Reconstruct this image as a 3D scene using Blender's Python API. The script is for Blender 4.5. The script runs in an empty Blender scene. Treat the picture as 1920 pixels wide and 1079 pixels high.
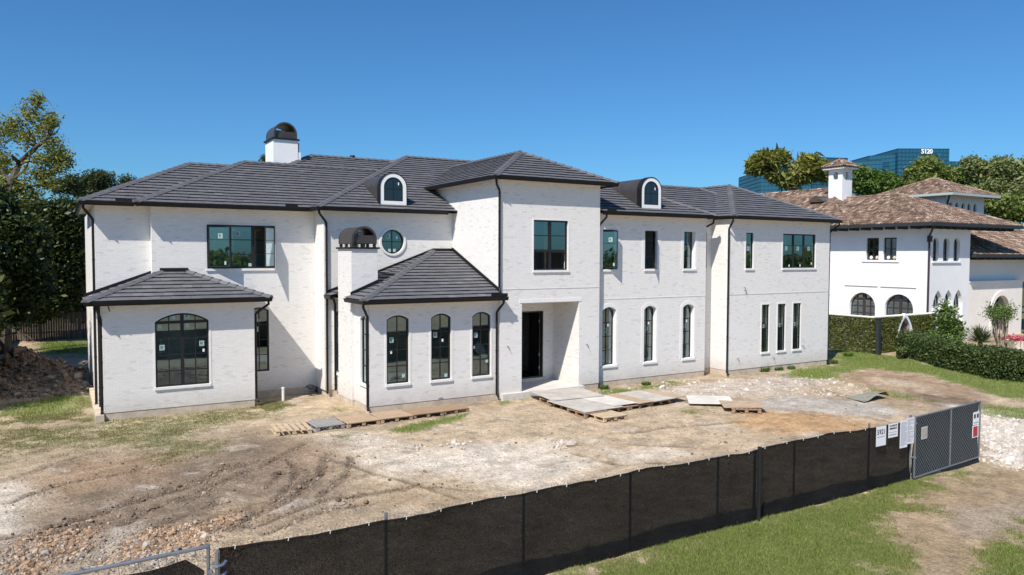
import bpy, math, random
import numpy as np
from mathutils import Vector, Matrix
from mathutils.geometry import tessellate_polygon

random.seed(11)
rng = np.random.default_rng(11)
SC = bpy.context.scene
COL = SC.collection
R = math.radians

# ------------------------------------------------------------------ camera, sky, sun, exposure
FPX, PITCH, YAW, ROLL, CAMH = 1405.0, 0.042579, 0.543535, -0.0032686, 5.6


def cam_axes():
    cy, sy = math.cos(YAW), math.sin(YAW)
    F = np.array([sy * math.cos(PITCH), cy * math.cos(PITCH), -math.sin(PITCH)])
    Rt = np.array([cy, -sy, 0.0])
    D = np.cross(F, Rt)
    c, s = math.cos(ROLL), math.sin(ROLL)
    return c * Rt + s * D, -s * Rt + c * D, F


AX_R, AX_D, AX_F = cam_axes()
cam_data = bpy.data.cameras.new("camera")
cam = bpy.data.objects.new("camera", cam_data)
COL.objects.link(cam)
cam_data.sensor_width = 36.0
cam_data.lens = FPX / 1920.0 * 36.0
cam_data.clip_start = 0.1
cam_data.clip_end = 6000.0
mw = Matrix.Identity(4)
for i in range(3):
    mw[i][0], mw[i][1], mw[i][2] = AX_R[i], -AX_D[i], -AX_F[i]
mw[2][3] = CAMH
cam.matrix_world = mw
SC.camera = cam

SUN_TO = Vector((-0.557, -0.325, 0.764)).normalized()      # towards the sun
SUN_EL = math.asin(SUN_TO.z)
SUN_AZ = math.atan2(SUN_TO.x, SUN_TO.y)
world = bpy.data.worlds.new("World")
SC.world = world
world.use_nodes = True
nt = world.node_tree
nt.nodes.clear()
wo = nt.nodes.new("ShaderNodeOutputWorld")
bg = nt.nodes.new("ShaderNodeBackground")
sky = nt.nodes.new("ShaderNodeTexSky")
sky.sky_type = "NISHITA"
sky.sun_disc = False
sky.sun_elevation = SUN_EL
sky.sun_rotation = SUN_AZ
sky.altitude = 20
sky.air_density = 1.0
sky.dust_density = 0.45
sky.ozone_density = 1.6
bg.inputs[1].default_value = 0.080
tint = nt.nodes.new("ShaderNodeMix"); tint.data_type = "RGBA"; tint.blend_type = "MULTIPLY"; tint.clamp_result = False
tint.inputs[0].default_value = 1.0
tint.inputs[7].default_value = (0.43, 0.89, 1.31, 1)          # the clear, strongly blue spring sky
nt.links.new(sky.outputs[0], tint.inputs[6])
nt.links.new(tint.outputs[2], bg.inputs[0])
nt.links.new(bg.outputs[0], wo.inputs[0])

sun_data = bpy.data.lights.new("sun", "SUN")
sun_data.energy = 5.0
sun_data.angle = R(0.53)
sun_data.color = (1.0, 0.945, 0.87)
sun = bpy.data.objects.new("sun", sun_data)
COL.objects.link(sun)
sun.rotation_euler = SUN_TO.to_track_quat("Z", "Y").to_euler()

SC.view_settings.view_transform = "Standard"
SC.view_settings.look = "None"
SC.view_settings.exposure = 0.22
SC.view_settings.gamma = 1.0
SC.view_settings.use_curve_mapping = False
SC.render.engine = "CYCLES"
SC.cycles.max_bounces = 8
SC.cycles.transparent_max_bounces = 16


# ------------------------------------------------------------------ helpers
def ray(px, py):
    return AX_R * ((px - 960) / FPX) + AX_D * ((py - 539.5) / FPX) + AX_F


def at_z(px, py, z=-0.3):
    d = ray(px, py)
    return np.array([0, 0, CAMH]) + d * ((z - CAMH) / d[2])


def at_depth(px, py, dep):
    d = ray(px, py)
    return np.array([0, 0, CAMH]) + d * (dep / float(d @ AX_F))


def props(o, label=None, cat=None, group=None, kind=None):
    if label: o["label"] = label
    if cat: o["category"] = cat
    if group: o["group"] = group
    if kind: o["kind"] = kind
    return o


def parent(o, p):
    o.parent = p
    w = Matrix.Translation(p.location) if p.type == "EMPTY" else Matrix.Identity(4)
    if p.type == "EMPTY" and p.rotation_euler.z:
        w = w @ Matrix.Rotation(p.rotation_euler.z, 4, "Z")
    o.matrix_parent_inverse = w.inverted()


def thing(name, label, cat, loc=(0, 0, 0), group=None):
    o = bpy.data.objects.new(name, None)
    COL.objects.link(o)
    o.location = loc
    o.empty_display_size = 0.3
    return props(o, label, cat, group)


def link(name, me, par=None, **kw):
    o = bpy.data.objects.new(name, me)
    COL.objects.link(o)
    if par is not None: parent(o, par)
    props(o, **kw)
    return o


def mesh(name, V, F, mats, mi=None, smooth=False):
    me = bpy.data.meshes.new(name)
    if isinstance(F, np.ndarray):
        V = np.ascontiguousarray(V, dtype=np.float32)
        k = F.shape[1]
        me.vertices.add(len(V)); me.vertices.foreach_set("co", V.ravel())
        me.loops.add(F.size); me.loops.foreach_set("vertex_index", F.astype(np.int32).ravel())
        me.polygons.add(len(F))
        me.polygons.foreach_set("loop_start", np.arange(0, F.size, k, dtype=np.int32))
        try:
            me.polygons.foreach_set("loop_total", np.full(len(F), k, dtype=np.int32))
        except Exception:
            pass
        me.update(calc_edges=True)
    else:
        me.from_pydata([tuple(map(float, v)) for v in V], [], [list(map(int, f)) for f in F])
        me.update()
    if not isinstance(mats, (list, tuple)): mats = [mats]
    for m in mats: me.materials.append(m)
    if mi is not None: me.polygons.foreach_set("material_index", np.asarray(mi, dtype=np.int32))
    me.polygons.foreach_set("use_smooth", np.full(len(me.polygons), bool(smooth)))
    return me


class MB:
    """collects shapes, links them as one mesh object"""

    def __init__(s):
        s.v, s.f, s.m = [], [], []

    def add(s, vs, fs, mi=0):
        b = len(s.v)
        s.v += [tuple(map(float, v)) for v in vs]
        for f in fs:
            s.f.append([b + i for i in f]); s.m.append(mi)
        return s

    def box(s, a, b, mi=0):
        x0, y0, z0 = a; x1, y1, z1 = b
        return s.add([(x0, y0, z0), (x1, y0, z0), (x1, y1, z0), (x0, y1, z0), (x0, y0, z1), (x1, y0, z1), (x1, y1, z1), (x0, y1, z1)],
                     [(0, 3, 2, 1), (4, 5, 6, 7), (0, 1, 5, 4), (1, 2, 6, 5), (2, 3, 7, 6), (3, 0, 4, 7)], mi)

    def pbox(s, P, u0, u1, z0, z1, d0, d1, mi=0):
        c = [P(u, z, d) for d in (d0, d1) for (u, z) in ((u0, z0), (u1, z0), (u1, z1), (u0, z1))]
        return s.add(c, [(0, 1, 2, 3), (7, 6, 5, 4), (0, 4, 5, 1), (1, 5, 6, 2), (2, 6, 7, 3), (3, 7, 4, 0)], mi)

    def prism(s, poly, vec, mi=0, caps=True):
        n = len(poly)
        vs = list(poly) + [tuple(p[i] + vec[i] for i in range(3)) for p in poly]
        fs = [(i, (i + 1) % n, n + (i + 1) % n, n + i) for i in range(n)]
        if caps: fs += [tuple(range(n))[::-1], tuple(range(n, 2 * n))]
        return s.add(vs, fs, mi)

    def tube(s, pts, r, n=8, mi=0, cap=True):
        pts = [Vector(p) for p in pts]
        rs = r if isinstance(r, (list, tuple)) else [r] * len(pts)
        t0 = (pts[1] - pts[0]).normalized()
        ref = Vector((0, 0, 1)) if abs(t0.z) < 0.9 else Vector((1, 0, 0))
        nx = t0.cross(ref).normalized()
        vs, fs = [], []
        for i, p in enumerate(pts):
            t = ((pts[min(i + 1, len(pts) - 1)] - p).normalized() + (p - pts[max(i - 1, 0)]).normalized())
            t = t.normalized() if t.length > 1e-6 else t0
            nx = (nx - t * nx.dot(t)).normalized()
            ny = t.cross(nx)
            for k in range(n):
                a = 2 * math.pi * k / n + math.pi / n
                vs.append(p + (nx * math.cos(a) + ny * math.sin(a)) * rs[i])
        for i in range(len(pts) - 1):
            for k in range(n):
                fs.append((i * n + k, i * n + (k + 1) % n, (i + 1) * n + (k + 1) % n, (i + 1) * n + k))
        if cap:
            fs += [tuple(range(n))[::-1], tuple(range((len(pts) - 1) * n, len(pts) * n))]
        return s.add(vs, fs, mi)

    def ring(s, P, outer, inner, d0, d1, mi=0):
        """a frame between two outlines with the same number of points"""
        n = len(outer)
        vs = [P(*p, d1) for p in outer] + [P(*p, d1) for p in inner] + [P(*p, d0) for p in outer] + [P(*p, d0) for p in inner]
        fs = []
        for i in range(n):
            j = (i + 1) % n
            fs += [(i, j, n + j, n + i), (n + i, n + j, 3 * n + j, 3 * n + i), (i, 2 * n + i, 2 * n + j, j)]
        return s.add(vs, fs, mi)

    def me(s, name, mats, smooth=False):
        return mesh(name, s.v, s.f, mats, s.m, smooth)

    def build(s, name, mats, par=None, smooth=False, **kw):
        return link(name, s.me(name, mats, smooth), par, **kw)


# ------------------------------------------------------------------ materials
def new_mat(name):
    m = bpy.data.materials.new(name)
    m.use_nodes = True
    return m, m.node_tree, m.node_tree.nodes["Principled BSDF"]


def _mixc(t, fac, a, b, mode="MIX"):
    n = t.nodes.new("ShaderNodeMix"); n.data_type = "RGBA"; n.blend_type = mode; n.clamp_result = False
    for s, v in ((0, fac), (6, a), (7, b)):
        if hasattr(v, "is_output"): t.links.new(v, n.inputs[s])
        elif s == 0: n.inputs[s].default_value = v
        else: n.inputs[s].default_value = (*v[:3], 1)
    return n.outputs[2]


def _math(t, op, a, b=None, clamp=False):
    n = t.nodes.new("ShaderNodeMath"); n.operation = op; n.use_clamp = clamp
    for i, v in enumerate((a, b)):
        if v is None: continue
        if hasattr(v, "is_output"): t.links.new(v, n.inputs[i])
        else: n.inputs[i].default_value = v
    return n.outputs[0]


def _noise(t, scale, detail=4, rough=0.6, stretch=None):
    g = t.nodes.new("ShaderNodeNewGeometry")
    n = t.nodes.new("ShaderNodeTexNoise"); n.inputs["Scale"].default_value = scale
    n.inputs["Detail"].default_value = detail; n.inputs["Roughness"].default_value = rough
    src = g.outputs["Position"]
    if stretch:
        mp = t.nodes.new("ShaderNodeMapping"); mp.inputs["Scale"].default_value = stretch
        t.links.new(src, mp.inputs[0]); src = mp.outputs[0]
    t.links.new(src, n.inputs["Vector"])
    return n.outputs["Fac"]


def _rand(t):
    g = t.nodes.new("ShaderNodeNewGeometry")
    o = t.nodes.new("ShaderNodeObjectInfo")
    return _math(t, "FRACT", _math(t, "ADD", g.outputs["Random Per Island"], o.outputs["Random"]))


def _ramp(t, fac, stops):
    n = t.nodes.new("ShaderNodeValToRGB")
    e = n.color_ramp.elements
    while len(e) < len(stops): e.new(0.5)
    for i, (p, c) in enumerate(stops):
        e[i].position = p; e[i].color = (*c[:3], 1)
    t.links.new(fac, n.inputs[0])
    return n.outputs[0]


def _bump(t, bsdf, scale, strength, dist=0.02, detail=5):
    b = t.nodes.new("ShaderNodeBump"); b.inputs["Strength"].default_value = strength; b.inputs["Distance"].default_value = dist
    t.links.new(_noise(t, scale, detail), b.inputs["Height"])
    t.links.new(b.outputs[0], bsdf.inputs["Normal"])


def mat(name, col, rough=0.7, metal=0.0, spec=0.4, rand=None, noise=None, bump=None, dirt=None):
    """rand: ramp colours picked per piece; noise: (scale, amount); dirt: (colour, z0, z1, amount) splash above the ground"""
    m, t, b = new_mat(name)
    b.inputs["Roughness"].default_value = rough
    b.inputs["Metallic"].default_value = metal
    b.inputs["Specular IOR Level"].default_value = spec
    c = (*col, 1)
    out = None
    if rand: out = _ramp(t, _rand(t), rand)
    if noise:
        lo, hi = max(0, 1 - noise[1]), 1 + noise[1]
        f = _ramp(t, _noise(t, noise[0], 6, 0.65, noise[2] if len(noise) > 2 else None), [(0.3, (lo,) * 3), (0.7, (hi,) * 3)])
        out = _mixc(t, 1.0, out if out is not None else col, f, "MULTIPLY")
    if dirt:
        g = t.nodes.new("ShaderNodeNewGeometry"); sx = t.nodes.new("ShaderNodeSeparateXYZ")
        t.links.new(g.outputs["Position"], sx.inputs[0])
        mr = t.nodes.new("ShaderNodeMapRange"); mr.inputs[1].default_value = dirt[1]; mr.inputs[2].default_value = dirt[2]
        mr.inputs[3].default_value = 1; mr.inputs[4].default_value = 0
        t.links.new(sx.outputs[2], mr.inputs[0])
        nz = _math(t, "MULTIPLY", _noise(t, 2.2, 6, 0.7), 1.6)
        f = _math(t, "MULTIPLY", _math(t, "MULTIPLY", mr.outputs[0], nz), dirt[3], True)
        out = _mixc(t, f, out if out is not None else col, dirt[0])
    if out is None: b.inputs["Base Color"].default_value = c
    else: t.links.new(out, b.inputs["Base Color"])
    if bump: _bump(t, b, *bump)
    return m


def glass_mat(name, tint, refl=0.9, rough=0.01):
    m, t, b = new_mat(name)
    t.nodes.remove(b)
    o = t.nodes["Material Output"]
    tr = t.nodes.new("ShaderNodeBsdfTransparent"); tr.inputs[0].default_value = (*tint, 1)
    gl = t.nodes.new("ShaderNodeBsdfGlossy"); gl.inputs["Roughness"].default_value = rough; gl.inputs[0].default_value = (refl * 0.72, refl * 0.94, refl, 1)
    fr = t.nodes.new("ShaderNodeFresnel"); fr.inputs[0].default_value = 1.65
    mx = t.nodes.new("ShaderNodeMixShader")
    f = _math(t, "ADD", _math(t, "MULTIPLY", fr.outputs[0], 1.5), 0.17, True)
    t.links.new(f, mx.inputs[0]); t.links.new(tr.outputs[0], mx.inputs[1]); t.links.new(gl.outputs[0], mx.inputs[2])
    t.links.new(mx.outputs[0], o.inputs[0])
    return m


DIRT = (0.36, 0.29, 0.22)
MAT = dict(
    brick=mat("whitewashed_brick", (0.8, 0.79, 0.77), 0.85, spec=0.2,
              rand=[(0.0, (0.785, 0.755, 0.715)), (0.6, (0.82, 0.79, 0.75)), (0.90, (0.78, 0.75, 0.71)), (1.0, (0.685, 0.655, 0.615))],
              noise=(7.0, 0.055, (1, 1, 4)), bump=(60, 0.3, 0.004), dirt=(DIRT, 0.0, 0.7, 0.36)),
    mortar=mat("whitewashed_mortar", (0.735, 0.705, 0.665), 0.9, spec=0.1, noise=(6, 0.08), bump=(50, 0.4, 0.005), dirt=(DIRT, 0.0, 0.6, 0.4)),
    stone=mat("cast_stone_trim", (0.81, 0.79, 0.765), 0.8, noise=(4, 0.05), bump=(40, 0.2, 0.004)),
    concrete=mat("foundation_concrete", (0.54, 0.455, 0.355), 0.9, noise=(2.5, 0.28), bump=(25, 0.5, 0.01), dirt=((0.45, 0.37, 0.28), -0.5, 0.05, 0.6)),
    slab=mat("porch_concrete", (0.62, 0.58, 0.53), 0.85, noise=(2.2, 0.14), bump=(40, 0.3, 0.004)),
    soffit=mat("cream_soffit", (0.66, 0.58, 0.47), 0.7, noise=(2, 0.05)),
    black=mat("black_metal", (0.016, 0.014, 0.014), 0.38, spec=0.5, noise=(5, 0.2)),
    gutter=mat("dark_bronze_gutter", (0.011, 0.010, 0.010), 0.5, spec=0.3, noise=(3, 0.25)),
    cowl=mat("dark_metal_cladding", (0.075, 0.066, 0.062), 0.42, metal=0.3, spec=0.5, noise=(2.5, 0.15)),
    underlay=mat("black_underlay", (0.012, 0.012, 0.013), 0.9),
    tile=mat("slate_grey_roof_tile", (0.12, 0.12, 0.125), 0.6, spec=0.35,
             rand=[(0.0, (0.118, 0.117, 0.126)), (0.5, (0.128, 0.127, 0.136)), (0.93, (0.136, 0.135, 0.144)), (1.0, (0.16, 0.159, 0.166))],
             noise=(2.0, 0.10), bump=(70, 0.35, 0.005)),
    pane=glass_mat("window_glass", (0.66, 0.80, 0.78)),
    darkpane=glass_mat("dark_window_glass", (0.2, 0.24, 0.25)),
    sticker=mat("sticker_white", (0.40, 0.52, 0.50), 0.6),
    stickerd=mat("sticker_teal", (0.02, 0.07, 0.07), 0.6),
    interior=mat("drywall", (0.62, 0.66, 0.64), 0.9, noise=(0.7, 0.2)),
    intfloor=mat("subfloor", (0.46, 0.42, 0.36), 0.9, noise=(1.5, 0.2)),
    intdark=mat("dark_hall", (0.05, 0.045, 0.04), 0.9),  # darkness of the unlit hall as base colour; wires and roof deck share it
    white=mat("white_paint", (0.86, 0.855, 0.84), 0.6, noise=(2, 0.03)),
    pvc=mat("white_pvc", (0.74, 0.74, 0.72), 0.45),
    steel=mat("galvanised_steel", (0.33, 0.36, 0.39), 0.38, metal=0.75, noise=(6, 0.12)),
    paper=mat("white_paper", (0.80, 0.81, 0.84), 0.6, noise=(4, 0.03)),
    ink=mat("black_ink", (0.02, 0.02, 0.025), 0.6),
    inkgrey=mat("small_grey_print", (0.42, 0.42, 0.45), 0.6),
    red=mat("red_sign", (0.5, 0.02, 0.025), 0.5),
    bark=mat("bark", (0.10, 0.08, 0.062), 0.95, noise=(6, 0.35, (1, 1, 0.25)), bump=(20, 0.8, 0.03)),
    palebark=mat("pale_bark", (0.34, 0.28, 0.22), 0.9, noise=(5, 0.25, (1, 1, 0.3)), bump=(20, 0.5, 0.01)),
)


# ------------------------------------------------------------------ ground
def _hash(ix, iy, seed):
    h = (ix.astype(np.int64) * 374761393 + iy.astype(np.int64) * 668265263 + seed * 1442695041) & 0x7FFFFFFF
    h = ((h ^ (h >> 13)) * 1274126177) & 0x7FFFFFFF
    return ((h ^ (h >> 16)) & 0xFFFF) / 65535.0


def vn(x, y, seed=0):
    ix, iy = np.floor(x), np.floor(y)
    fx, fy = x - ix, y - iy
    fx = fx * fx * (3 - 2 * fx); fy = fy * fy * (3 - 2 * fy)
    ix = ix.astype(np.int64); iy = iy.astype(np.int64)
    a = _hash(ix, iy, seed); b = _hash(ix + 1, iy, seed); c = _hash(ix, iy + 1, seed); d = _hash(ix + 1, iy + 1, seed)
    return (a + (b - a) * fx) * (1 - fy) + (c + (d - c) * fx) * fy


def fbm(x, y, seed=0, oct=4, gain=0.5):
    s, a, n = 0.0, 1.0, 0.0
    for o in range(oct):
        s = s + a * vn(x * 2 ** o + 17.3 * o, y * 2 ** o - 9.1 * o, seed + o); n += a; a *= gain
    return s / n


def poly_sd(x, y, P):
    """signed distance (positive inside) to polygon P"""
    d = np.full(x.shape, 1e9); ins = np.zeros(x.shape, bool)
    n = len(P)
    for i in range(n):
        (ax, ay), (bx, by) = P[i], P[(i + 1) % n]
        ex, ey = bx - ax, by - ay
        t = np.clip(((x - ax) * ex + (y - ay) * ey) / (ex * ex + ey * ey + 1e-9), 0, 1)
        d = np.minimum(d, (x - ax - t * ex) ** 2 + (y - ay - t * ey) ** 2)
        c = ((ay > y) != (by > y)) & (x < (bx - ax) * (y - ay) / (by - ay + 1e-12) + ax)
        ins ^= c
    return np.where(ins, 1, -1) * np.sqrt(d)


def line_d(x, y, P):
    d = np.full(x.shape, 1e9)
    for (ax, ay), (bx, by) in zip(P[:-1], P[1:]):
        ex, ey = bx - ax, by - ay
        t = np.clip(((x - ax) * ex + (y - ay) * ey) / (ex * ex + ey * ey + 1e-9), 0, 1)
        d = np.minimum(d, (x - ax - t * ex) ** 2 + (y - ay - t * ey) ** 2)
    return np.sqrt(d)


def G(pts):
    out = []
    for px, py in pts:
        z = -0.35
        for _ in range(4):
            q = at_z(px, py, z); f = min(1, max(0, (24.5 - q[1]) / 12.0)); z = -0.22 - 0.31 * f * f * (3 - 2 * f)
        out.append((q[0], q[1]))
    return out


RUTS = [G(p) for p in (
    [(0, 1010), (120, 985), (250, 942), (330, 917), (390, 897), (432, 868)],
    [(60, 1010), (200, 955), (280, 928), (340, 908), (405, 886), (480, 862)],
    [(230, 982), (300, 947), (370, 927), (400, 914)],
    [(430, 995), (480, 962), (520, 937), (548, 907), (557, 882), (545, 862)],
    [(465, 988), (530, 967), (620, 937), (690, 925)],
    [(290, 988), (350, 962), (420, 938)],
    [(500, 912), (530, 882)], [(562, 918), (586, 884)],
    [(0, 902), (60, 882), (150, 852), (240, 838)],
    [(590, 850), (660, 872), (760, 902), (860, 935)],
    [(1160, 832), (1230, 836), (1300, 838)], [(1180, 812), (1260, 800), (1400, 790)],
    [(330, 1000), (420, 965), (470, 950)], [(110, 1000), (240, 962), (320, 938), (420, 900), (500, 868), (570, 830)], [(20, 940), (120, 905), (250, 880), (380, 850)],
    [(600, 965), (680, 930), (780, 912), (900, 920)], [(500, 1000), (600, 960), (700, 945)], [(615, 850), (600, 890), (540, 940), (470, 972)], [(660, 855), (650, 890), (600, 930)], [(1080, 850), (1160, 872), (1250, 868)],
)]
# colour patches, given by their outline on the ground: (outline, colour, softness m, strength)
WHT = (0.69, 0.595, 0.48); BEIGE = (0.545, 0.42, 0.285); MUD = (0.275, 0.205, 0.145); BRN = (0.37, 0.255, 0.165); ORG = (0.52, 0.33, 0.175)
GRY = (0.47, 0.425, 0.365); GRS = (0.165, 0.205, 0.055); DGR = (0.40, 0.29, 0.18); DRK = (0.16, 0.115, 0.08)
PATCH = [(G(p), c, s, a) for p, c, s, a in (
    ([(520, 850), (720, 790), (980, 750), (1320, 770), (1480, 800), (1400, 850), (1200, 890), (950, 945), (760, 935), (640, 870)], BEIGE, 1.4, 0.9),
    ([(610, 862), (740, 842), (900, 822), (1020, 830), (1120, 868), (1080, 905), (960, 922), (850, 892), (720, 885)], WHT, 1.0, 0.95),
    ([(600, 812), (700, 806), (770, 822), (700, 850), (600, 845)], WHT, 0.7, 0.7),
    ([(1120, 855), (1230, 840), (1290, 848), (1200, 872)], WHT, 0.5, 0.7),
    ([(0, 1000), (130, 900), (300, 850), (500, 800), (600, 830), (640, 880), (600, 950), (480, 1000), (300, 1000), (60, 1060)], MUD, 1.3, 0.85),
    ([(40, 900), (180, 850), (330, 850), (290, 890), (150, 925), (50, 930)], BRN, 0.8, 0.8),
    ([(-40, 905), (40, 905), (65, 930), (30, 1000), (-40, 1020)], WHT, 0.7, 0.8),
    ([(420, 930), (500, 930), (520, 980), (440, 1010), (395, 970)], DGR, 0.6, 0.8),
    ([(530, 820), (640, 835), (660, 890), (560, 885), (500, 850)], BRN, 0.7, 0.6),
    ([(700, 905), (860, 930), (960, 930), (820, 960), (640, 960)], DGR, 0.8, 0.6),
    ([(330, 775), (480, 765), (640, 740), (680, 770), (560, 800), (430, 800), (330, 800)], BEIGE, 0.6, 0.8),
    ([(1350, 792), (1440, 768), (1560, 776), (1680, 800), (1600, 815), (1460, 815)], ORG, 0.7, 0.95),
    ([(1360, 752), (1480, 738), (1640, 752), (1720, 780), (1580, 776), (1420, 764)], GRY, 0.6, 0.85),
    ([(1140, 740), (1290, 718), (1480, 700), (1560, 712), (1480, 735), (1330, 745), (1200, 755)], (0.52, 0.44, 0.36), 0.7, 0.9),
    ([(1560, 695), (1700, 690), (1860, 735), (1880, 765), (1720, 760), (1600, 730)], BRN, 1.0, 0.75),
    ([(1620, 705), (1700, 712), (1760, 728), (1680, 730)], BEIGE, 0.6, 0.8),
    ([(1700, 735), (1800, 742), (1850, 762), (1760, 768)], DRK, 0.7, 0.65),
    ([(1780, 760), (1960, 775), (1960, 880), (1880, 872), (1840, 830), (1790, 790)], (0.60, 0.53, 0.45), 0.8, 0.9),
    ([(1850, 740), (1960, 745), (1960, 758), (1860, 755)], BEIGE, 0.4, 0.8),
    ([(1735, 905), (1960, 868), (1960, 985), (1890, 1030), (1800, 1130), (1680, 1130), (1630, 1010), (1670, 950)], DGR, 0.7, 0.9),
    ([(1760, 960), (1960, 930), (1960, 985), (1820, 1010)], (0.42, 0.335, 0.255), 0.8, 0.7),
)]
GRASS = [(G(p), s, a) for p, s, a in (
    ([(0, 1300), (900, 1140), (1100, 1052), (1250, 1000), (1400, 968), (1560, 926), (1660, 905), (1740, 895), (1720, 940), (1690, 985), (1740, 1090), (1800, 1300)], 0.75, 1.0),
    ([(1830, 1040), (1960, 985), (1960, 1300), (1770, 1300)], 0.6, 0.9),
    ([(1740, 890), (1830, 870), (1850, 890), (1770, 925)], 0.4, 0.5),
    ([(-60, 800), (120, 792), (190, 790), (480, 760), (460, 780), (380, 800), (400, 845), (300, 868), (200, 845), (60, 850), (-60, 890)], 1.1, 0.66),
    ([(460, 760), (530, 748), (560, 758), (500, 772)], 0.25, 0.9),
    ([(620, 758), (660, 760), (650, 772), (615, 768)], 0.25, 0.7),
    ([(720, 805), (790, 790), (875, 774), (860, 784), (770, 808)], 0.25, 0.95),
    ([(620, 812), (660, 812), (650, 822), (615, 820)], 0.25, 0.5),
    ([(1110, 735), (1200, 722), (1260, 712), (1290, 715), (1180, 738), (1120, 745)], 0.25, 0.7),
    ([(1280, 768), (1320, 765), (1330, 776), (1290, 778)], 0.25, 0.6),
    ([(930, 752), (980, 742), (985, 748), (940, 758)], 0.2, 0.7),
    ([(1470, 702), (1560, 672), (1560, 690), (1640, 655), (1680, 668), (1800, 698), (1960, 705), (1960, 762), (1860, 735), (1720, 700), (1600, 690), (1540, 715)], 0.6, 1.0),
    ([(1560, 650), (1650, 650), (1650, 680), (1560, 690)], 0.4, 1.0),
    ([(1620, 720), (1720, 745), (1760, 755), (1640, 745)], 0.4, 0.5),
    ([(1820, 760), (1960, 765), (1960, 792), (1850, 780)], 0.4, 0.8),
    ([(70, 640), (165, 630), (170, 660), (90, 665)], 0.6, 1.0),
    ([(-20, 760), (165, 735), (175, 790), (-20, 800)], 0.6, 0.85),
    ([(120, 915), (190, 905), (180, 925), (120, 930)], 0.3, 0.4),
)]


MOUND = [(-0.6, 41.0, 1.6, 1.0, 1.0), (0.2, 37.6, 0.9, 1.0, 0.75), (-1.6, 43.5, 1.8, 2.0, 1.1), (-1.4, 38.2, 1.2, 0.9, 0.5), (0.45, 33.2, 0.5, 0.5, 0.35)]


def height(x, y):
    f = np.clip((24.5 - y) / 12.0, 0, 1); f = f * f * (3 - 2 * f)
    z = -0.27 - 0.26 * f
    near = ((x > -30) & (x < 70) & (y > -10) & (y < 70)).astype(float)
    z = z + near * ((fbm(x * 0.35, y * 0.35, 3, 3) - 0.5) * 0.10 * (0.35 + 0.65 * np.clip(f, 0.0, 1)) * (y > 11.9) + (fbm(x * 1.6, y * 1.6, 5, 3) - 0.5) * 0.05 + (fbm(x * 6, y * 6, 8, 2) - 0.5) * 0.022 * (y > 12))
    sel = (y > 11.9) & (y < 32) & (x > -6) & (x < 32)
    if np.any(sel):
        xs, ys = x[sel], y[sel]; dz = np.zeros(xs.shape)
        wob = (fbm(xs * 1.3, ys * 1.3, 21, 2) - 0.5) * 0.35
        for k, r in enumerate(RUTS):
            d = np.abs(line_d(xs, ys, r) + wob * 0.4)
            am = 0.45 + 0.85 * vn(xs * 1.7, ys * 1.7, 40 + k)
            dz += am * (-0.055 * np.exp(-(d / 0.085) ** 2) + 0.032 * np.exp(-((d - 0.19) / 0.08) ** 2) * (0.3 + 1.2 * vn(xs * 5, ys * 5, 60 + k)))
        z[sel] += np.clip(dz, -0.085, 0.05)
    for mx, my, rx, ry, h in MOUND:
        q = ((x - mx) / rx) ** 2 + ((y - my) / ry) ** 2
        z = z + h * np.exp(-q * 1.6) * (0.75 + 0.5 * fbm(x * 2.2, y * 2.2, 77, 3))
    return z


def hz(x, y):
    return float(height(np.array([float(x)]), np.array([float(y)]))[0])


def grass_mask(x, y):
    wob = (fbm(x * 0.9, y * 0.9, 31, 4) - 0.5) * 1.9
    g = np.zeros(x.shape)
    for P, s, a in GRASS:
        sd = poly_sd(x, y, P)
        g = np.maximum(g, a * np.clip((sd + wob * s * 1.6) / (s * 2.4) + 0.5, 0, 1))
    patchy = 0.62 * fbm(x * 2.3, y * 2.3, 35, 4) + 0.38 * fbm(x * 7.5, y * 7.5, 38, 3, 0.6)
    return np.clip(g * np.clip((patchy - 0.53 + 0.36 * g ** 2) * 5 + 0.5, 0, 1), 0, 1)


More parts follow.
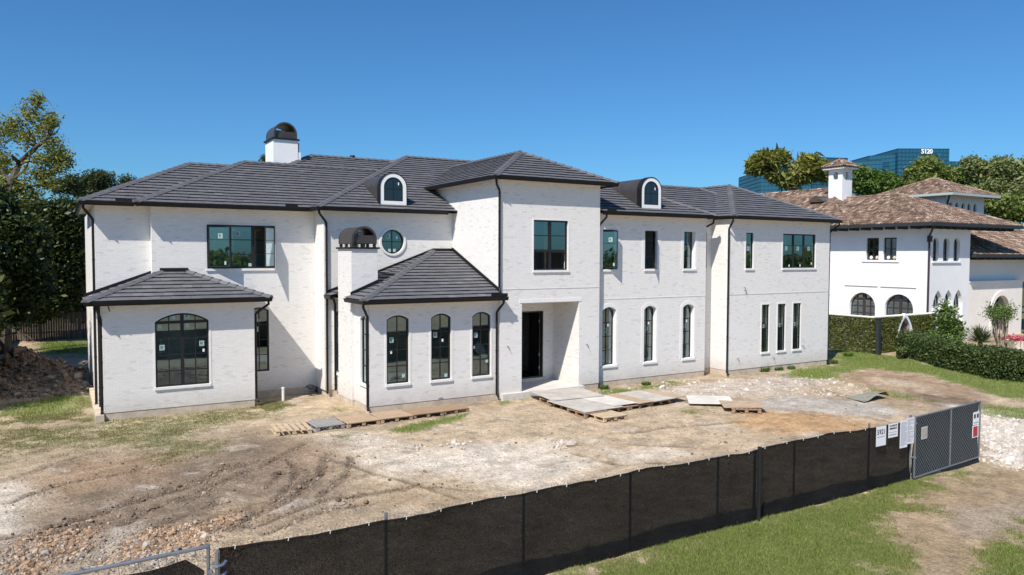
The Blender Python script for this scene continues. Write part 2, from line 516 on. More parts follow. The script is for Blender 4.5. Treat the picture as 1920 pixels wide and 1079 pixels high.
def ground_colour(x, y):
    n = x.size
    base = np.array(BEIGE) * 0.86
    c = np.tile(base, (n, 1))
    big = fbm(x * 0.5, y * 0.5, 51, 4)
    c *= (0.72 + 0.56 * big)[:, None]
    wob = (fbm(x * 0.8, y * 0.8, 55, 5, 0.62) - 0.5) * 2.2
    for P, col, s, a in PATCH:
        sd = poly_sd(x, y, P)
        m = a * np.clip((sd + wob * s) / (s * 1.5) + 0.5, 0, 1)
        m = m * m * (3 - 2 * m)
        c = c * (1 - m[:, None]) + np.array(col) * m[:, None]
    # streaks of chalk and darker soil, dragged along the wheel tracks
    st = fbm(x * 0.9 + y * 0.25, y * 3.4 - x * 0.6, 91, 4, 0.6)
    c *= (0.80 + 0.42 * st)[:, None]
    wh = np.clip((fbm(x * 1.1, y * 1.1, 95, 5, 0.65) - 0.60) * 7, 0, 1) * np.where(y > 12, 0.5, 0.12)
    c = c * (1 - wh[:, None]) + np.array((0.62, 0.545, 0.455)) * wh[:, None]
    dk = np.clip((fbm(x * 1.7, y * 1.7, 99, 5, 0.65) - 0.60) * 6, 0, 1) * 0.45
    c = c * (1 - dk[:, None]) + np.array((0.20, 0.155, 0.115)) * dk[:, None]
    for k, r in enumerate(RUTS):  # darker colour along each rut line
        d = line_d(x, y, r)
        m = 0.85 * np.exp(-(d / 0.115) ** 2) * (0.3 + 0.9 * vn(x * 2.5, y * 2.5, 60 + k))
        m = np.clip(m, 0, 0.8)
        c = c * (1 - m[:, None]) + np.array((0.15, 0.112, 0.08)) * m[:, None]
    for mx, my, rx, ry, h in MOUND:
        m = np.exp(-(((x - mx) / rx) ** 2 + ((y - my) / ry) ** 2) * 1.1) * 0.95
        c = c * (1 - m[:, None]) + np.array((0.20, 0.135, 0.09)) * m[:, None]
    g = grass_mask(x, y) * 0.78
    gc = np.array(GRS) * (0.75 + 0.6 * fbm(x * 1.2, y * 1.2, 44, 4))[:, None]
    dry = np.clip((fbm(x * 0.7, y * 0.7, 47, 3) - 0.48) * 4, 0, 1)[:, None] * 0.5
    gc = gc * (1 - dry) + np.array((0.28, 0.225, 0.10)) * dry
    c = c * (1 - g[:, None]) + gc * g[:, None]
    far = np.clip((np.hypot(x - 15, y - 25) - 45) / 20, 0, 1)[:, None]
    return c * (1 - far) + np.array((0.09, 0.10, 0.04)) * far


def axis(segs):
    out = [np.arange(a, b, s) for a, b, s in segs]
    return np.concatenate(out + [[segs[-1][1]]])


xs = axis([(-4000, -400, 600), (-400, -60, 60), (-60, -12, 4), (-12, -5, 0.5), (-5, 30, 0.075), (30, 46, 0.16), (46, 70, 1.2), (70, 400, 40), (400, 4000, 600)])
ys = axis([(-4000, -400, 600), (-400, -20, 40), (-20, 4, 2), (4, 10, 0.2), (10, 27, 0.075), (27, 32, 0.13), (32, 52, 0.3), (52, 90, 3), (90, 400, 40), (400, 4000, 600)])
gx, gy = np.meshgrid(xs, ys)
fx_, fy_ = gx.ravel(), gy.ravel()
gz = height(fx_.copy(), fy_.copy())
nx_, ny_ = len(xs), len(ys)
ii = (np.arange(ny_ - 1)[:, None] * nx_ + np.arange(nx_ - 1)[None, :]).ravel()
F = np.stack([ii, ii + 1, ii + nx_ + 1, ii + nx_], 1)
gm, t, b = new_mat("site_soil")
va = t.nodes.new("ShaderNodeVertexColor"); va.layer_name = "soil"
n1 = _mixc(t, 1.0, _ramp(t, _noise(t, 9, 10, 0.78), [(0.30, (0.58,) * 3), (0.70, (1.36,) * 3)]), _ramp(t, _noise(t, 1.7, 10, 0.72), [(0.34, (0.72,) * 3), (0.66, (1.25,) * 3)]), "MULTIPLY")
n2 = _ramp(t, _noise(t, 45, 4, 0.7), [(0.3, (0.74,) * 3), (0.62, (1.12,) * 3), (0.75, (1.5,) * 3)])
t.links.new(_mixc(t, 1.0, _mixc(t, 1.0, va.outputs[0], n1, "MULTIPLY"), n2, "MULTIPLY"), b.inputs["Base Color"])
b.inputs["Roughness"].default_value = 0.95; b.inputs["Specular IOR Level"].default_value = 0.12
_bump(t, b, 14, 1.0, 0.085, 12)
me = mesh("ground", np.stack([fx_, fy_, gz], 1), F, gm, smooth=True)
cl = np.ones((len(fx_), 4), dtype=np.float32)
cl[:, :3] = ground_colour(fx_, fy_)
ca = me.color_attributes.new("soil", "FLOAT_COLOR", "POINT")
ca.data.foreach_set("color", cl.ravel())
link("ground", me, None, label="bare churned construction site soil with chalky patches and ruts", kind="structure")


# ------------------------------------------------------------------ building helpers
def front(Y): return lambda u, z, d: (u, Y - d, z)
def left(X): return lambda u, z, d: (X - d, u, z)
def right(X): return lambda u, z, d: (X + d, u, z)


def op(u0, u1, z0, z1, rise=0.0, kind="arch"):
    return dict(u0=u0, u1=u1, z0=z0, z1=z1, rise=rise, kind=kind)


def arch_r(o, g=0.0):
    w = (o["u1"] - o["u0"]) / 2 + g; h = min(o["rise"] + g * 0.6, w)
    return (w * w + h * h) / (2 * h)


def outline(o, g=0.0, gz=None, n=12):
    """counter-clockwise outline, grown by g (bottom by gz)"""
    gz = g if gz is None else gz
    u0, u1, z0, z1 = o["u0"] - g, o["u1"] + g, o["z0"] - gz, o["z1"] + g
    if o["kind"] == "circle":
        cu, cz, r = (o["u0"] + o["u1"]) / 2, (o["z0"] + o["z1"]) / 2, (o["u1"] - o["u0"]) / 2 + g
        return [(cu + r * math.cos(2 * math.pi * k / 32), cz + r * math.sin(2 * math.pi * k / 32)) for k in range(32)]
    if o["kind"] == "point":
        w = u1 - u0; zs = z1 - w * 0.95; cu = (u0 + u1) / 2
        pts = [(u0, z0), (u1, z0)]
        rr = (w * w / 4 + (z1 - zs) ** 2) / w
        a1 = math.atan2(z1 - zs, cu - (u1 - rr))
        pts += [(u1 - rr + rr * math.cos(a1 * k / 6), zs + rr * math.sin(a1 * k / 6)) for k in range(7)]
        pts += [(u0 + rr - rr * math.cos(a1 * k / 6), zs + rr * math.sin(a1 * k / 6)) for k in range(5, -1, -1)]
        return pts
    if not o["rise"]:
        return [(u0, z0), (u1, z0), (u1, z1), (u0, z1)]
    w = (u1 - u0) / 2; h = min(o["rise"] + g * 0.6, w); r = (w * w + h * h) / (2 * h)
    cu, cz = (u0 + u1) / 2, z1 - r
    a = math.asin(min(1, w / r))
    return [(u0, z0), (u1, z0)] + [(cu + r * math.sin(a - 2 * a * k / n), cz + r * math.cos(a - 2 * a * k / n)) for k in range(n + 1)]


def span(o, z, g=0.0):
    """horizontal extent of an opening at height z"""
    P = outline(o, g)
    xs_ = []
    for (a, b), (c, d) in zip(P, P[1:] + P[:1]):
        if (b > z) != (d > z): xs_.append(a + (c - a) * (z - b) / (d - b))
    return (min(xs_), max(xs_)) if len(xs_) >= 2 else None


def clip(P, a, b, c):
    """keep the part of polygon P where a*x+b*y <= c"""
    out = []
    for (x0, y0), (x1, y1) in zip(P, P[1:] + P[:1]):
        s0, s1 = a * x0 + b * y0 - c, a * x1 + b * y1 - c
        if s0 <= 1e-9: out.append((x0, y0))
        if (s0 < -1e-9 and s1 > 1e-9) or (s0 > 1e-9 and s1 < -1e-9):
            t_ = s0 / (s0 - s1); out.append((x0 + t_ * (x1 - x0), y0 + t_ * (y1 - y0)))
    return out


def clip_rect(P, u0, u1, z0, z1):
    for a, b, c in ((-1, 0, -u0), (1, 0, u1), (0, -1, -z0), (0, 1, z1)):
        P = clip(P, a, b, c)
        if len(P) < 3: return []
    return P


def wall(P, u0, u1, z0, z1, ops, par, m="mortar", t=0.28, name="wall"):
    polys = [[(u0, z0), (u1, z0), (u1, z1), (u0, z1)]] + [outline(o) for o in ops]
    tri = tessellate_polygon([[Vector((a, b, 0)) for a, b in p] for p in polys])
    pts = [q for p in polys for q in p]
    mb = MB()
    mb.add([P(u, z, 0) for u, z in pts], tri)
    mb.add([P(u, z, -t) for u, z in pts], [f[::-1] for f in tri])
    for p in polys[1:]:
        n = len(p)
        mb.add([P(u, z, 0) for u, z in p] + [P(u, z, -t) for u, z in p], [(i, (i + 1) % n, n + (i + 1) % n, n + i) for i in range(n)])
    return mb.build(name, MAT[m] if isinstance(m, str) else m, par)


BL, BH, BJ = 0.212, 0.0675, 0.0075        # brick length, height, joint


def bricks(P, u0, u1, z0, z1, ops, par, wl, singles=0, grow=0.055):
    rows = []
    k0 = int(math.floor(z0 / (BH + BJ)))
    k = k0
    while k * (BH + BJ) < z1:
        a = max(z0, k * (BH + BJ)); b_ = min(z1, k * (BH + BJ) + BH)
        if b_ - a > 0.015:
            cut = []
            for o in ops:
                s_ = [q for q in (span(o, a + 0.005, grow), span(o, b_ - 0.005, grow)) if q]
                if s_: cut.append((min(q[0] for q in s_), max(q[1] for q in s_)))
            off = (k % 2) * 0.5 * (BL + BJ)
            j = int(math.floor((u0 - off) / (BL + BJ)))
            while off + j * (BL + BJ) < u1:
                c = max(u0, off + j * (BL + BJ)); d = min(u1, off + j * (BL + BJ) + BL)
                segs = [(c, d)]
                for x0, x1 in cut:
                    segs = [q for s0, s1 in segs for q in ((s0, min(s1, x0)), (max(s0, x1), s1)) if q[1] - q[0] > 0.02]
                rows += [(s0, s1, a, b_) for s0, s1 in segs if s1 - s0 > 0.02]
                j += 1
        k += 1
    A = np.array(rows)
    n = len(A)
    prd = np.where(rng.random(n) < 0.12, rng.uniform(0.002, 0.0045, n), rng.uniform(0.0009, 0.0028, n))
    A[:, 0] += rng.uniform(0, 0.003, n); A[:, 1] -= rng.uniform(0, 0.003, n)
    A[:, 2] += rng.uniform(0, 0.004, n); A[:, 3] -= rng.uniform(0, 0.004, n)
    tilt = rng.uniform(-0.0002, 0.0002, n)
    single = set()
    if singles:
        full = [i for i in range(n) if A[i, 1] - A[i, 0] > BL - 0.012]
        full.sort(key=lambda i: -A[i, 2] if False else (A[i, 2]))
        single = set(full[:singles])
        c0 = MB().pbox(lambda u, z, d: (u, -d, z), -BL / 2, BL / 2, 0, BH - 0.003, -0.01, 0.0009)
        bme = c0.me("brick", MAT["brick"])
        for i in sorted(single):
            o = link("brick", bme, wl)
            o.location = P((A[i, 0] + A[i, 1]) / 2, A[i, 2], rng.uniform(-0.001, 0.002))
            if P(0, 0, 1)[0] != P(0, 0, 0)[0]: o.rotation_euler.z = -math.pi / 2
    keep = np.array([i for i in range(n) if i not in single])
    A, prd, tilt = A[keep], prd[keep], tilt[keep]; n = len(A)
    U = np.stack([A[:, 0], A[:, 1], A[:, 1], A[:, 0]] * 2, 1)
    Z = np.stack([A[:, 2], A[:, 2], A[:, 3], A[:, 3]] * 2, 1)
    D = np.concatenate([np.full((n, 4), -0.01), np.stack([prd - tilt, prd + tilt, prd + tilt, prd - tilt], 1)], 1)
    X = P(U, Z, D)
    V = np.stack([np.broadcast_to(q, U.shape) for q in X], 2).reshape(-1, 3)
    f = np.array([(4, 5, 6, 7), (0, 1, 5, 4), (1, 2, 6, 5), (2, 3, 7, 6), (3, 0, 4, 7)])
    F = (np.arange(n)[:, None, None] * 8 + f[None]).reshape(-1, 4)
    link("brick", mesh("bricks", V, F, MAT["brick"]), wl, kind="stuff")


def logo(mb, P, u, z, w, h, d, a=0, c=1):
    """the installer's square sticker: a pale sheet with a dark hooked mark and a caption strip"""
    mb.pbox(P, u, u + w, z, z + h, d - 0.002, d, a)
    for x0, x1, y0, y1 in ((0.2, 0.38, 0.35, 0.88), (0.38, 0.62, 0.35, 0.5), (0.5, 0.62, 0.5, 0.66), (0.5, 0.8, 0.66, 0.76), (0.16, 0.84, 0.16, 0.2)):
        mb.pbox(P, u + w * x0, u + w * x1, z + h * y0, z + h * y1, d, d + 0.003, c)


def window(P, o, par, cols=2, rows=4, depth=0.07, fw=0.062, band=0.075, sill=True, stick=(), skip=(), usplit=None, zsplit=None, heavy=(), glass="pane", mullw=0.033, sillx=0.05, label=None, hband=None):
    mb = MB()
    i1 = outline(o, -fw)
    mb.ring(P, outline(o, -0.002), i1, -depth - 0.05, -depth + 0.02)
    w = mb.build("window", MAT["black"], par)
    if label: w["label"] = label
    u0, u1, z0, z1 = o["u0"] + fw, o["u1"] - fw, o["z0"] + fw, o["z1"] - fw
    us = usplit or [u0 + (u1 - u0) * k / cols for k in range(cols + 1)]
    zs = zsplit or [z0 + (z1 - (0.0 if not o["rise"] else o["rise"] * 0.3) - z0) * k / rows for k in range(rows + 1)]
    us[0], us[-1] = u0, u1; zs[0], zs[-1] = z0, z1
    mm = MB(); cnt = 0
    for k, u in enumerate(us[1:-1]):
        h = mullw * (3.6 if ("u", k + 1) in heavy else 1) / 2
        q = clip_rect(i1, u - h, u + h, z0 - 1, z1 + 1)
        if q:
            mm.prism([P(a, b, -depth - 0.03) for a, b in q], tuple(np.subtract(P(0, 0, 0.045), P(0, 0, 0))))
            cnt += 1
    for k, z in enumerate(zs[1:-1]):
        h = mullw * (3.2 if ("z", k + 1) in heavy else 1) / 2
        q = clip_rect(i1, u0 - 1, u1 + 1, z - h, z + h)
        if q:
            mm.prism([P(a, b, -depth - 0.028) for a, b in q], tuple(np.subtract(P(0, 0, 0.041), P(0, 0, 0)))); cnt += 1
    if cnt: mm.build("glazing_bar", MAT["black"], w)
    for a in range(len(us) - 1):
        for c in range(len(zs) - 1):
            if (a, c) in skip: continue
            q = clip_rect(i1, us[a] + 0.004, us[a + 1] - 0.004, zs[c] + 0.004, zs[c + 1] - 0.004)
            if len(q) >= 3:
                ti = random.uniform(-0.011, 0.011)
                MB().add([P(x, y, -depth - 0.012 + ti * (x - us[a])) for x, y in q], [tuple(range(len(q)))]).build("pane", MAT[glass], w)
    if band:
        hb = band if hband is None else hband
        MB().ring(P, outline(o, hb, 0.0), outline(o, 0.001, 0.0), -0.01, 0.014).build("surround", MAT["stone"], w)
        if depth > 0.12:      # deep plastered reveal
            MB().ring(P, outline(o, 0.0005), outline(o, -0.012), -depth - 0.02, 0.004).build("reveal", MAT["stone"], w)
    if sill:
        s = MB(); e = sillx
        s.pbox(P, o["u0"] - e, o["u1"] + e, o["z0"] - 0.085, o["z0"] + 0.004, -depth, 0.055)
        s.build("sill", MAT["stone"], w)
    if stick:
        for u, z, kind in stick:
            s = MB()
            uu, zz = o["u0"] + u * (o["u1"] - o["u0"]), o["z0"] + z * (o["z1"] - o["z0"])
            if kind == "L": logo(s, P, uu, zz, 0.17, 0.20, -depth + 0.002)
            elif kind == "s": s.pbox(P, uu, uu + 0.07, zz, zz + 0.11, -depth - 0.004, -depth)
            else: s.pbox(P, uu, uu + 0.12, zz, zz + 0.13, -depth - 0.004, -depth)
            s.build("sticker", [MAT["sticker"] if kind != "s" else MAT["white"], MAT["stickerd"]], w)
    return w


def sash(w, P3, width, z0, z1, hinge, ang, sgn, rows=3, mark=True):
    """an open casement leaf: hinge (x, y), width along +x*sgn, swung outwards (-y) by ang"""
    du = (sgn * math.cos(ang), -math.sin(ang)); dn = (-sgn * math.sin(ang) * sgn, -math.cos(ang) * 1.0)
    def P(u, z, d): return (hinge[0] + du[0] * u + dn[0] * d, hinge[1] + du[1] * u + dn[1] * d, z)
    f = 0.05
    mb = MB()
    mb.ring(P, [(0, z0), (width, z0), (width, z1), (0, z1)], [(f, z0 + f), (width - f, z0 + f), (width - f, z1 - f), (f, z1 - f)], -0.025, 0.025)
    for k in range(1, rows):
        z = z0 + (z1 - z0) * k / rows
        mb.pbox(P, f, width - f, z - 0.011, z + 0.011, -0.012, 0.012)
    mb.add([P(f, z0 + f, 0), P(width - f, z0 + f, 0), P(width - f, z1 - f, 0), P(f, z1 - f, 0)], [(0, 1, 2, 3)], 1)
    if mark: logo(mb, P, width * 0.45, z0 + (z1 - z0) * 0.70, 0.17, 0.2, 0.012, 2, 3)
    mb.pbox(P, width * 0.72, width * 0.72 + 0.07, z0 + 0.1, z0 + 0.24, 0.008, 0.012, 2)
    return mb.build("casement", [MAT["black"], MAT["pane"], MAT["sticker"], MAT["stickerd"]], w)


def sweep(mb, prof, path, closed=False, mi=0):
    """profile (inward d, z) swept along a plan path with mitred corners; inward is to the left of travel"""
    n = len(path); L = len(prof); vs = []
    for i, (x, y) in enumerate(path):
        def dirn(a, b):
            v = Vector((path[b][0] - path[a][0], path[b][1] - path[a][1])); return v.normalized()
        d0 = dirn((i - 1) % n, i) if (closed or i > 0) else dirn(i, i + 1)
        d1 = dirn(i, (i + 1) % n) if (closed or i < n - 1) else d0
        n0, n1 = Vector((-d0.y, d0.x)), Vector((-d1.y, d1.x))
        m = (n0 + n1); m = m / max(0.3, m.dot(n0))
        vs += [(x + m.x * d, y + m.y * d, z) for d, z in prof]
    fs = []
    for i in range(n if closed else n - 1):
        for k in range(L):
            a, b = i * L, ((i + 1) % n) * L
            fs.append((a + k, b + k, b + (k + 1) % L, a + (k + 1) % L))
    if not closed: fs += [tuple(range(L)), tuple(range((n - 1) * L, n * L))[::-1]]
    mb.add(vs, fs, mi)


def gutter(path, z, par, closed=False):
    """K-style gutter: outer edge on the path (house to the left of travel), bottom at z"""
    mb = MB()
    sweep(mb, [(0.0, z + 0.135), (0.012, z + 0.15), (0.022, z + 0.135), (0.022, z + 0.05), (0.11, z + 0.02), (0.125, z + 0.15), (0.14, z + 0.15), (0.14, z), (0.045, z), (0.03, z + 0.05)], path, closed)
    return mb.build("gutter", MAT["gutter"], par)


def downspout(pts, par, r=0.048):
    out = [pts[0]]
    for p in pts[1:]: out.append(p)
    mb = MB(); mb.tube(out, r, 8)
    zt, zb = max(p[2] for p in pts), min(p[2] for p in pts)
    x, y = pts[-2][0], pts[-2][1]
    for k in range(1, 4):
        z = zb + (pts[2][2] - zb) * k / 4
        mb.tube([(x, y, z - 0.02), (x, y, z + 0.02)], r * 1.2, 8)
    return mb.build("downspout", MAT["gutter"], par)


def dspout(x, y, ztop, zbot, dx, dy, par, gx=None):
    """from the gutter at (x+dx, y+dy) swan-necked back to the wall at (x, y), down to zbot"""
    return downspout([(x + dx, y + dy, ztop + 0.03), (x + dx, y + dy, ztop - 0.10), (x + dx * 0.8, y + dy * 0.8, ztop - 0.18), (x + dx * 0.2, y + dy * 0.2, ztop - 0.40), (x, y, ztop - 0.50), (x, y, zbot + 0.12), (x + dx * 0.12 - 0.0, y - 0.14, zbot + 0.02)], par)


TE, TW = 0.315, 0.34          # tile exposure and width


def tile_face(poly, par_roof, acc, singles=None, te=TE, tw=TW, lift=0.056, seed=0):
    """slate-like roof tiles on a planar polygon whose first edge is the eave"""
    p = [Vector(q) for q in poly]
    e = (p[1] - p[0]).normalized()
    n = None
    for k in range(2, len(p)):
        c = e.cross(p[k] - p[0])
        if c.length > 1e-4: n = c.normalized(); break
    if n.z < 0: n = -n
    s = n.cross(e)
    if s.z < 0: s = -s
    P2 = [((q - p[0]).dot(e), (q - p[0]).dot(s)) for q in p]
    a0, a1 = min(q[0] for q in P2), max(q[0] for q in P2); b1 = max(q[1] for q in P2)
    k = 0
    while k * te < b1 - 0.02:
        z0, z1 = k * te, (k + 1) * te
        off = (k % 2) * tw * 0.5 + ((k * 7 + seed) % 5) * 0.021
        j = -1
        while a0 - off + j * tw < a1:
            u0 = a0 - off + j * tw; u1 = u0 + tw - 0.006; j += 1
            q = clip_rect(P2, u0, u1, z0, z1)
            if len(q) < 3: continue
            ar = abs(sum(q[i][0] * q[(i + 1) % len(q)][1] - q[(i + 1) % len(q)][0] * q[i][1] for i in range(len(q)))) / 2
            if ar < 0.004: continue
            jit = random.uniform(-0.004, 0.004)
            hgt = lambda b: lift + jit - (lift - 0.014) * (b - z0) / te
            full = abs(ar - (u1 - u0) * te) < 1e-4
            if singles is not None and full:
                if "me" not in singles:
                    t_ = MB(); w = u1 - u0
                    t_.add([(0, 0, lift), (w, 0, lift), (w, te, 0.014), (0, te, 0.014), (0, 0, lift - 0.016), (w, 0, lift - 0.016), (w, te, 0.002), (0, te, 0.002)],
                           [(0, 1, 2, 3), (0, 4, 5, 1), (1, 5, 6, 2), (3, 7, 4, 0), (7, 6, 5, 4)])
                    singles["me"] = t_.me("roof_tile", MAT["tile"])
                if singles["left"] > 0:
                    singles["left"] -= 1
                    o = link("roof_tile", singles["me"], par_roof)
                    c = p[0] + e * u0 + s * z0 + n * jit
                    o.matrix_basis = Matrix(((e.x, s.x, n.x, c.x), (e.y, s.y, n.y, c.y), (e.z, s.z, n.z, c.z), (0, 0, 0, 1)))
                    continue
            m = len(q)
            top = [p[0] + e * a + s * b + n * hgt(b) for a, b in q]
            acc.add(top, [tuple(range(m))])
            lo = [i for i in range(m) if q[i][1] - z0 < 1e-6]
            if len(lo) >= 2:
                A_, B_ = top[lo[0]], top[lo[1]]
                acc.add([A_, B_, B_ - n * 0.016, A_ - n * 0.016], [(0, 1, 2, 3)])
        k += 1


def hip_caps(a, b, par_roof, acc, single=False, w=0.17, step=0.36, h=0.075):
    """capping tiles along a hip or ridge from the low end a to the high end b"""
    a, b = Vector(a), Vector(b)
    d = (b - a); L = d.length; d.normalize()
    sx = d.cross(Vector((0, 0, 1))).normalized(); up = sx.cross(d).normalized()
    k = 0
    while k * step < L:
        l0, l1 = k * step, min(L, (k + 1) * step + 0.05)
        mb = MB() if single else acc
        vs = []
        for l, hh, ww in ((l0, h + 0.03, w * 1.06), (l1, h, w * 0.96)):
            c = a + d * l + up * hh
            vs += [c - sx * ww - up * 0.085, c - sx * ww * 0.35, c + sx * ww * 0.35, c + sx * ww - up * 0.085]
            vs += [c - sx * ww - up * 0.105, c + sx * ww - up * 0.105]
        mb.add(vs, [(0, 1, 7, 6), (1, 2, 8, 7), (2, 3, 9, 8), (0, 4, 5, 3, 2, 1), (4, 0, 6, 10), (3, 5, 11, 9)])
        if single: mb.build("hip_tile", MAT["tile"], par_roof)
        k += 1


def hip_roof(par, x0, x1, y0, y1, z, pitch, faces="FLR", tiles=True, singles=None, zmin=None, soffit=None, capfrom=None, lowcap=True):
    """hip roof on a rectangle; returns the roof object"""
    W, D = x1 - x0, y1 - y0
    r = min(W, D) / 2; zt = z + pitch * r
    if W >= D: A, B = (x0 + r, y0 + r, zt), (x1 - r, y0 + r, zt)
    else: A, B = (x0 + r, y0 + r, zt), (x0 + r, y1 - r, zt)
    c = [(x0, y0, z), (x1, y0, z), (x1, y1, z), (x0, y1, z)]
    if W >= D:
        fc = dict(F=[c[0], c[1], B, A], R=[c[1], c[2], B], B=[c[2], c[3], A, B], L=[c[3], c[0], A])
        hips = dict(FL=(c[0], A), FR=(c[1], B), BL=(c[3], A), BR=(c[2], B), RG=(A, B))
    else:
        fc = dict(F=[c[0], c[1], A], R=[c[1], c[2], B, A], B=[c[2], c[3], B], L=[c[3], c[0], A, B])
        hips = dict(FL=(c[0], A), FR=(c[1], A), BL=(c[3], B), BR=(c[2], B), RG=(A, B))
    mb = MB()
    for k in fc: mb.add(fc[k], [tuple(range(len(fc[k])))])
    if soffit is not None: mb.add([(x0 + 0.06, y0 + 0.06, soffit), (x1 - 0.06, y0 + 0.06, soffit), (x1 - 0.06, y1 - 0.06, soffit), (x0 + 0.06, y1 - 0.06, soffit)], [(0, 3, 2, 1)], 1)
    ro = mb.build("roof", [MAT["underlay"], MAT["soffit"]], par)
    acc = MB(); cap = MB()
    if tiles:
        for k in faces:
            q = fc[k]
            if zmin is not None and k in zmin:
                zm = zmin[k]; q2 = []
                for a, b in zip(q, q[1:] + q[:1]):
                    if a[2] >= zm: q2.append(a)
                    if (a[2] - zm) * (b[2] - zm) < 0:
                        t_ = (zm - a[2]) / (b[2] - a[2]); q2.append(tuple(a[i] + t_ * (b[i] - a[i]) for i in range(3)))
                # start the list on the lowest edge
                lo = [i for i in range(len(q2)) if abs(q2[i][2] - zm) < 1e-6 and abs(q2[(i + 1) % len(q2)][2] - zm) < 1e-6]
                q = q2[lo[0]:] + q2[:lo[0]]
            tile_face(q, ro, acc, singles)
        for k, (a, b) in hips.items():
            if k == "RG" or k[0] in faces or k[1] in faces:
                if capfrom and k in capfrom:
                    t_ = (capfrom[k] - a[2]) / (b[2] - a[2]); a = tuple(a[i] + t_ * (b[i] - a[i]) for i in range(3))
                if (Vector(a) - Vector(b)).length > 0.1: hip_caps(a, b, ro, cap)
        if acc.v: acc.build("roof_tile", MAT["tile"], ro, kind="stuff")
        if cap.v: cap.build("hip_tile", MAT["tile"], ro, kind="stuff")
    return ro


# ------------------------------------------------------------------ the new white brick house
HOUSE = thing("house", "long two storey white brick house under construction with dark grey hipped roofs", "house", (18.0, 30.0, -0.25))
PITCH_M, ZE, ZG = 0.475, 7.53, 7.40


def brick_wall(P, u0, u1, z0, z1, ops=(), singles=0, grow=0.055):
    w = wall(P, u0, u1, z0, z1, list(ops), HOUSE)
    bricks(P, u0, u1, z0, z1, list(ops), HOUSE, w, singles, grow)
    return w


W_LB = op(2.92, 4.75, 0.76, 3.45, 0.30)
W_UL = op(5.01, 7.66, 5.04, 6.79)
W_LBR = op(6.60, 7.37, 0.80, 3.45, 0.14)
W_RND = op(11.80, 12.84, 5.66, 6.70, kind="circle")
W_BAY = [op(10.38, 11.28, 0.77, 3.35, 0.16), op(12.20, 13.05, 0.77, 3.35, 0.16), op(13.99, 14.83, 0.77, 3.35, 0.16)]
W_BS = [op(26.40, 27.12, 0.77, 3.33, 0.14), op(29.50, 30.24, 0.77, 3.33, 0.14)]
W_TW = op(16.81, 18.55, 4.99, 7.08)
W_WU = [op(20.62, 21.44, 4.99, 6.78), op(23.06, 23.84, 4.99, 6.78), op(25.48, 26.24, 4.99, 6.78)]
W_WL = [op(20.62, 21.42, 0.68, 3.32, 0.17), op(23.06, 23.81, 0.68, 3.30, 0.17), op(25.48, 26.22, 0.68, 3.30, 0.17)]
W_RB = [op(29.10, 29.64, 5.0, 6.77), op(31.83, 34.44, 5.0, 6.77), op(30.34, 30.90, 0.74, 3.16), op(31.54, 32.14, 0.74, 3.16), op(32.73, 33.35, 0.74, 3.16)]
W_RC = op(27.05, 27.60, 5.0, 6.78)

brick_wall(front(29.8), 1.26, 6.40, 0, 3.86, [W_LB])
brick_wall(left(1.26), 29.8, 31.95, 0, 3.86)
brick_wall(right(6.40), 29.8, 31.6, 0, 3.86)
brick_wall(front(31.95), 1.16, 3.03, 0.0, 7.46)
brick_wall(left(1.16), 31.95, 44.0, 0, 7.46)
brick_wall(left(3.03), 31.6, 31.95, 3.5, 7.46)
brick_wall(front(31.6), 3.03, 9.31, 0, 7.46, [W_UL, W_LBR])
brick_wall(left(9.31), 30.35, 31.6, 0, 7.46)
brick_wall(front(30.35), 9.31, 15.21, 0, 7.46, [W_RND], grow=0.02)
brick_wall(front(26.2), 9.70, 15.21, 0, 3.87, W_BAY, singles=300)
brick_wall(left(9.70), 26.2, 30.35, 0, 3.87, W_BS)
brick_wall(front(26.1), 15.21, 16.25, 0, 3.65)
brick_wall(front(26.1), 19.16, 20.25, 0, 3.65)
brick_wall(front(26.1), 15.21, 20.25, 3.65, 8.70, [W_TW])
brick_wall(left(15.21), 26.1, 33.5, 0, 8.70)
wall(right(20.25), 26.1, 33.5, 0, 8.70, [], HOUSE)
brick_wall(front(26.37), 20.25, 26.96, 0, 7.46, W_WU + W_WL)
brick_wall(right(26.96), 26.37, 26.95, 0, 7.46)
brick_wall(front(26.95), 26.96, 27.93, 0, 7.46, [W_RC])
brick_wall(left(27.93), 25.8, 26.95, 0, 7.46)
brick_wall(front(25.8), 27.93, 35.60, 0, 7.46, W_RB)
wall(right(35.60), 25.8, 40.0, 0, 7.46, [], HOUSE)
wall(lambda u, z, d: (u, 40.0 + d, z), 20.0, 35.6, 0, 7.46, [], HOUSE)
wall(lambda u, z, d: (u, 44.0 + d, z), 1.16, 20.0, 0, 7.46, [], HOUSE)
wall(right(20.0), 40.0, 44.0, 0, 7.46, [], HOUSE)
# entrance recess
brick_wall(left(19.16), 26.1, 28.1, 0, 3.65)
brick_wall(right(16.25), 26.1, 28.1, 0, 3.65)
DOOR = op(16.75, 18.62, 0.13, 3.12)
brick_wall(front(28.1), 16.25, 19.16, 0.0, 3.65, [DOOR])
MB().box((16.25, 26.1, 3.62), (19.16, 28.1, 3.70)).build("porch_ceiling", MAT["soffit"], HOUSE)
dm = MB(); dm.ring(front(28.1), outline(DOOR, -0.002), outline(DOOR, -0.06), -0.2, 0.012)
do = dm.build("door", MAT["black"], HOUSE, label="open black steel front door")
MB().box((18.46, 28.16, 0.2), (18.52, 29.05, 3.04)).build("door_leaf", MAT["black"], do)
MB().box((16.70, 27.98, 0.0), (18.67, 28.13, 0.13)).build("threshold", MAT["slab"], do)
hd = MB()
for k in (0.5, 1.1, 2.6): hd.tube([(18.44, 28.15, k), (18.44, 28.15, k + 0.12)], 0.02, 6)
hd.build("hinge", MAT["steel"], do)
MB().box((16.3, 31.0, 0), (19.1, 31.1, 3.8)).build("hall_partition", MAT["intdark"], HOUSE)  # hall shade put into a near-black colour, floor below likewise
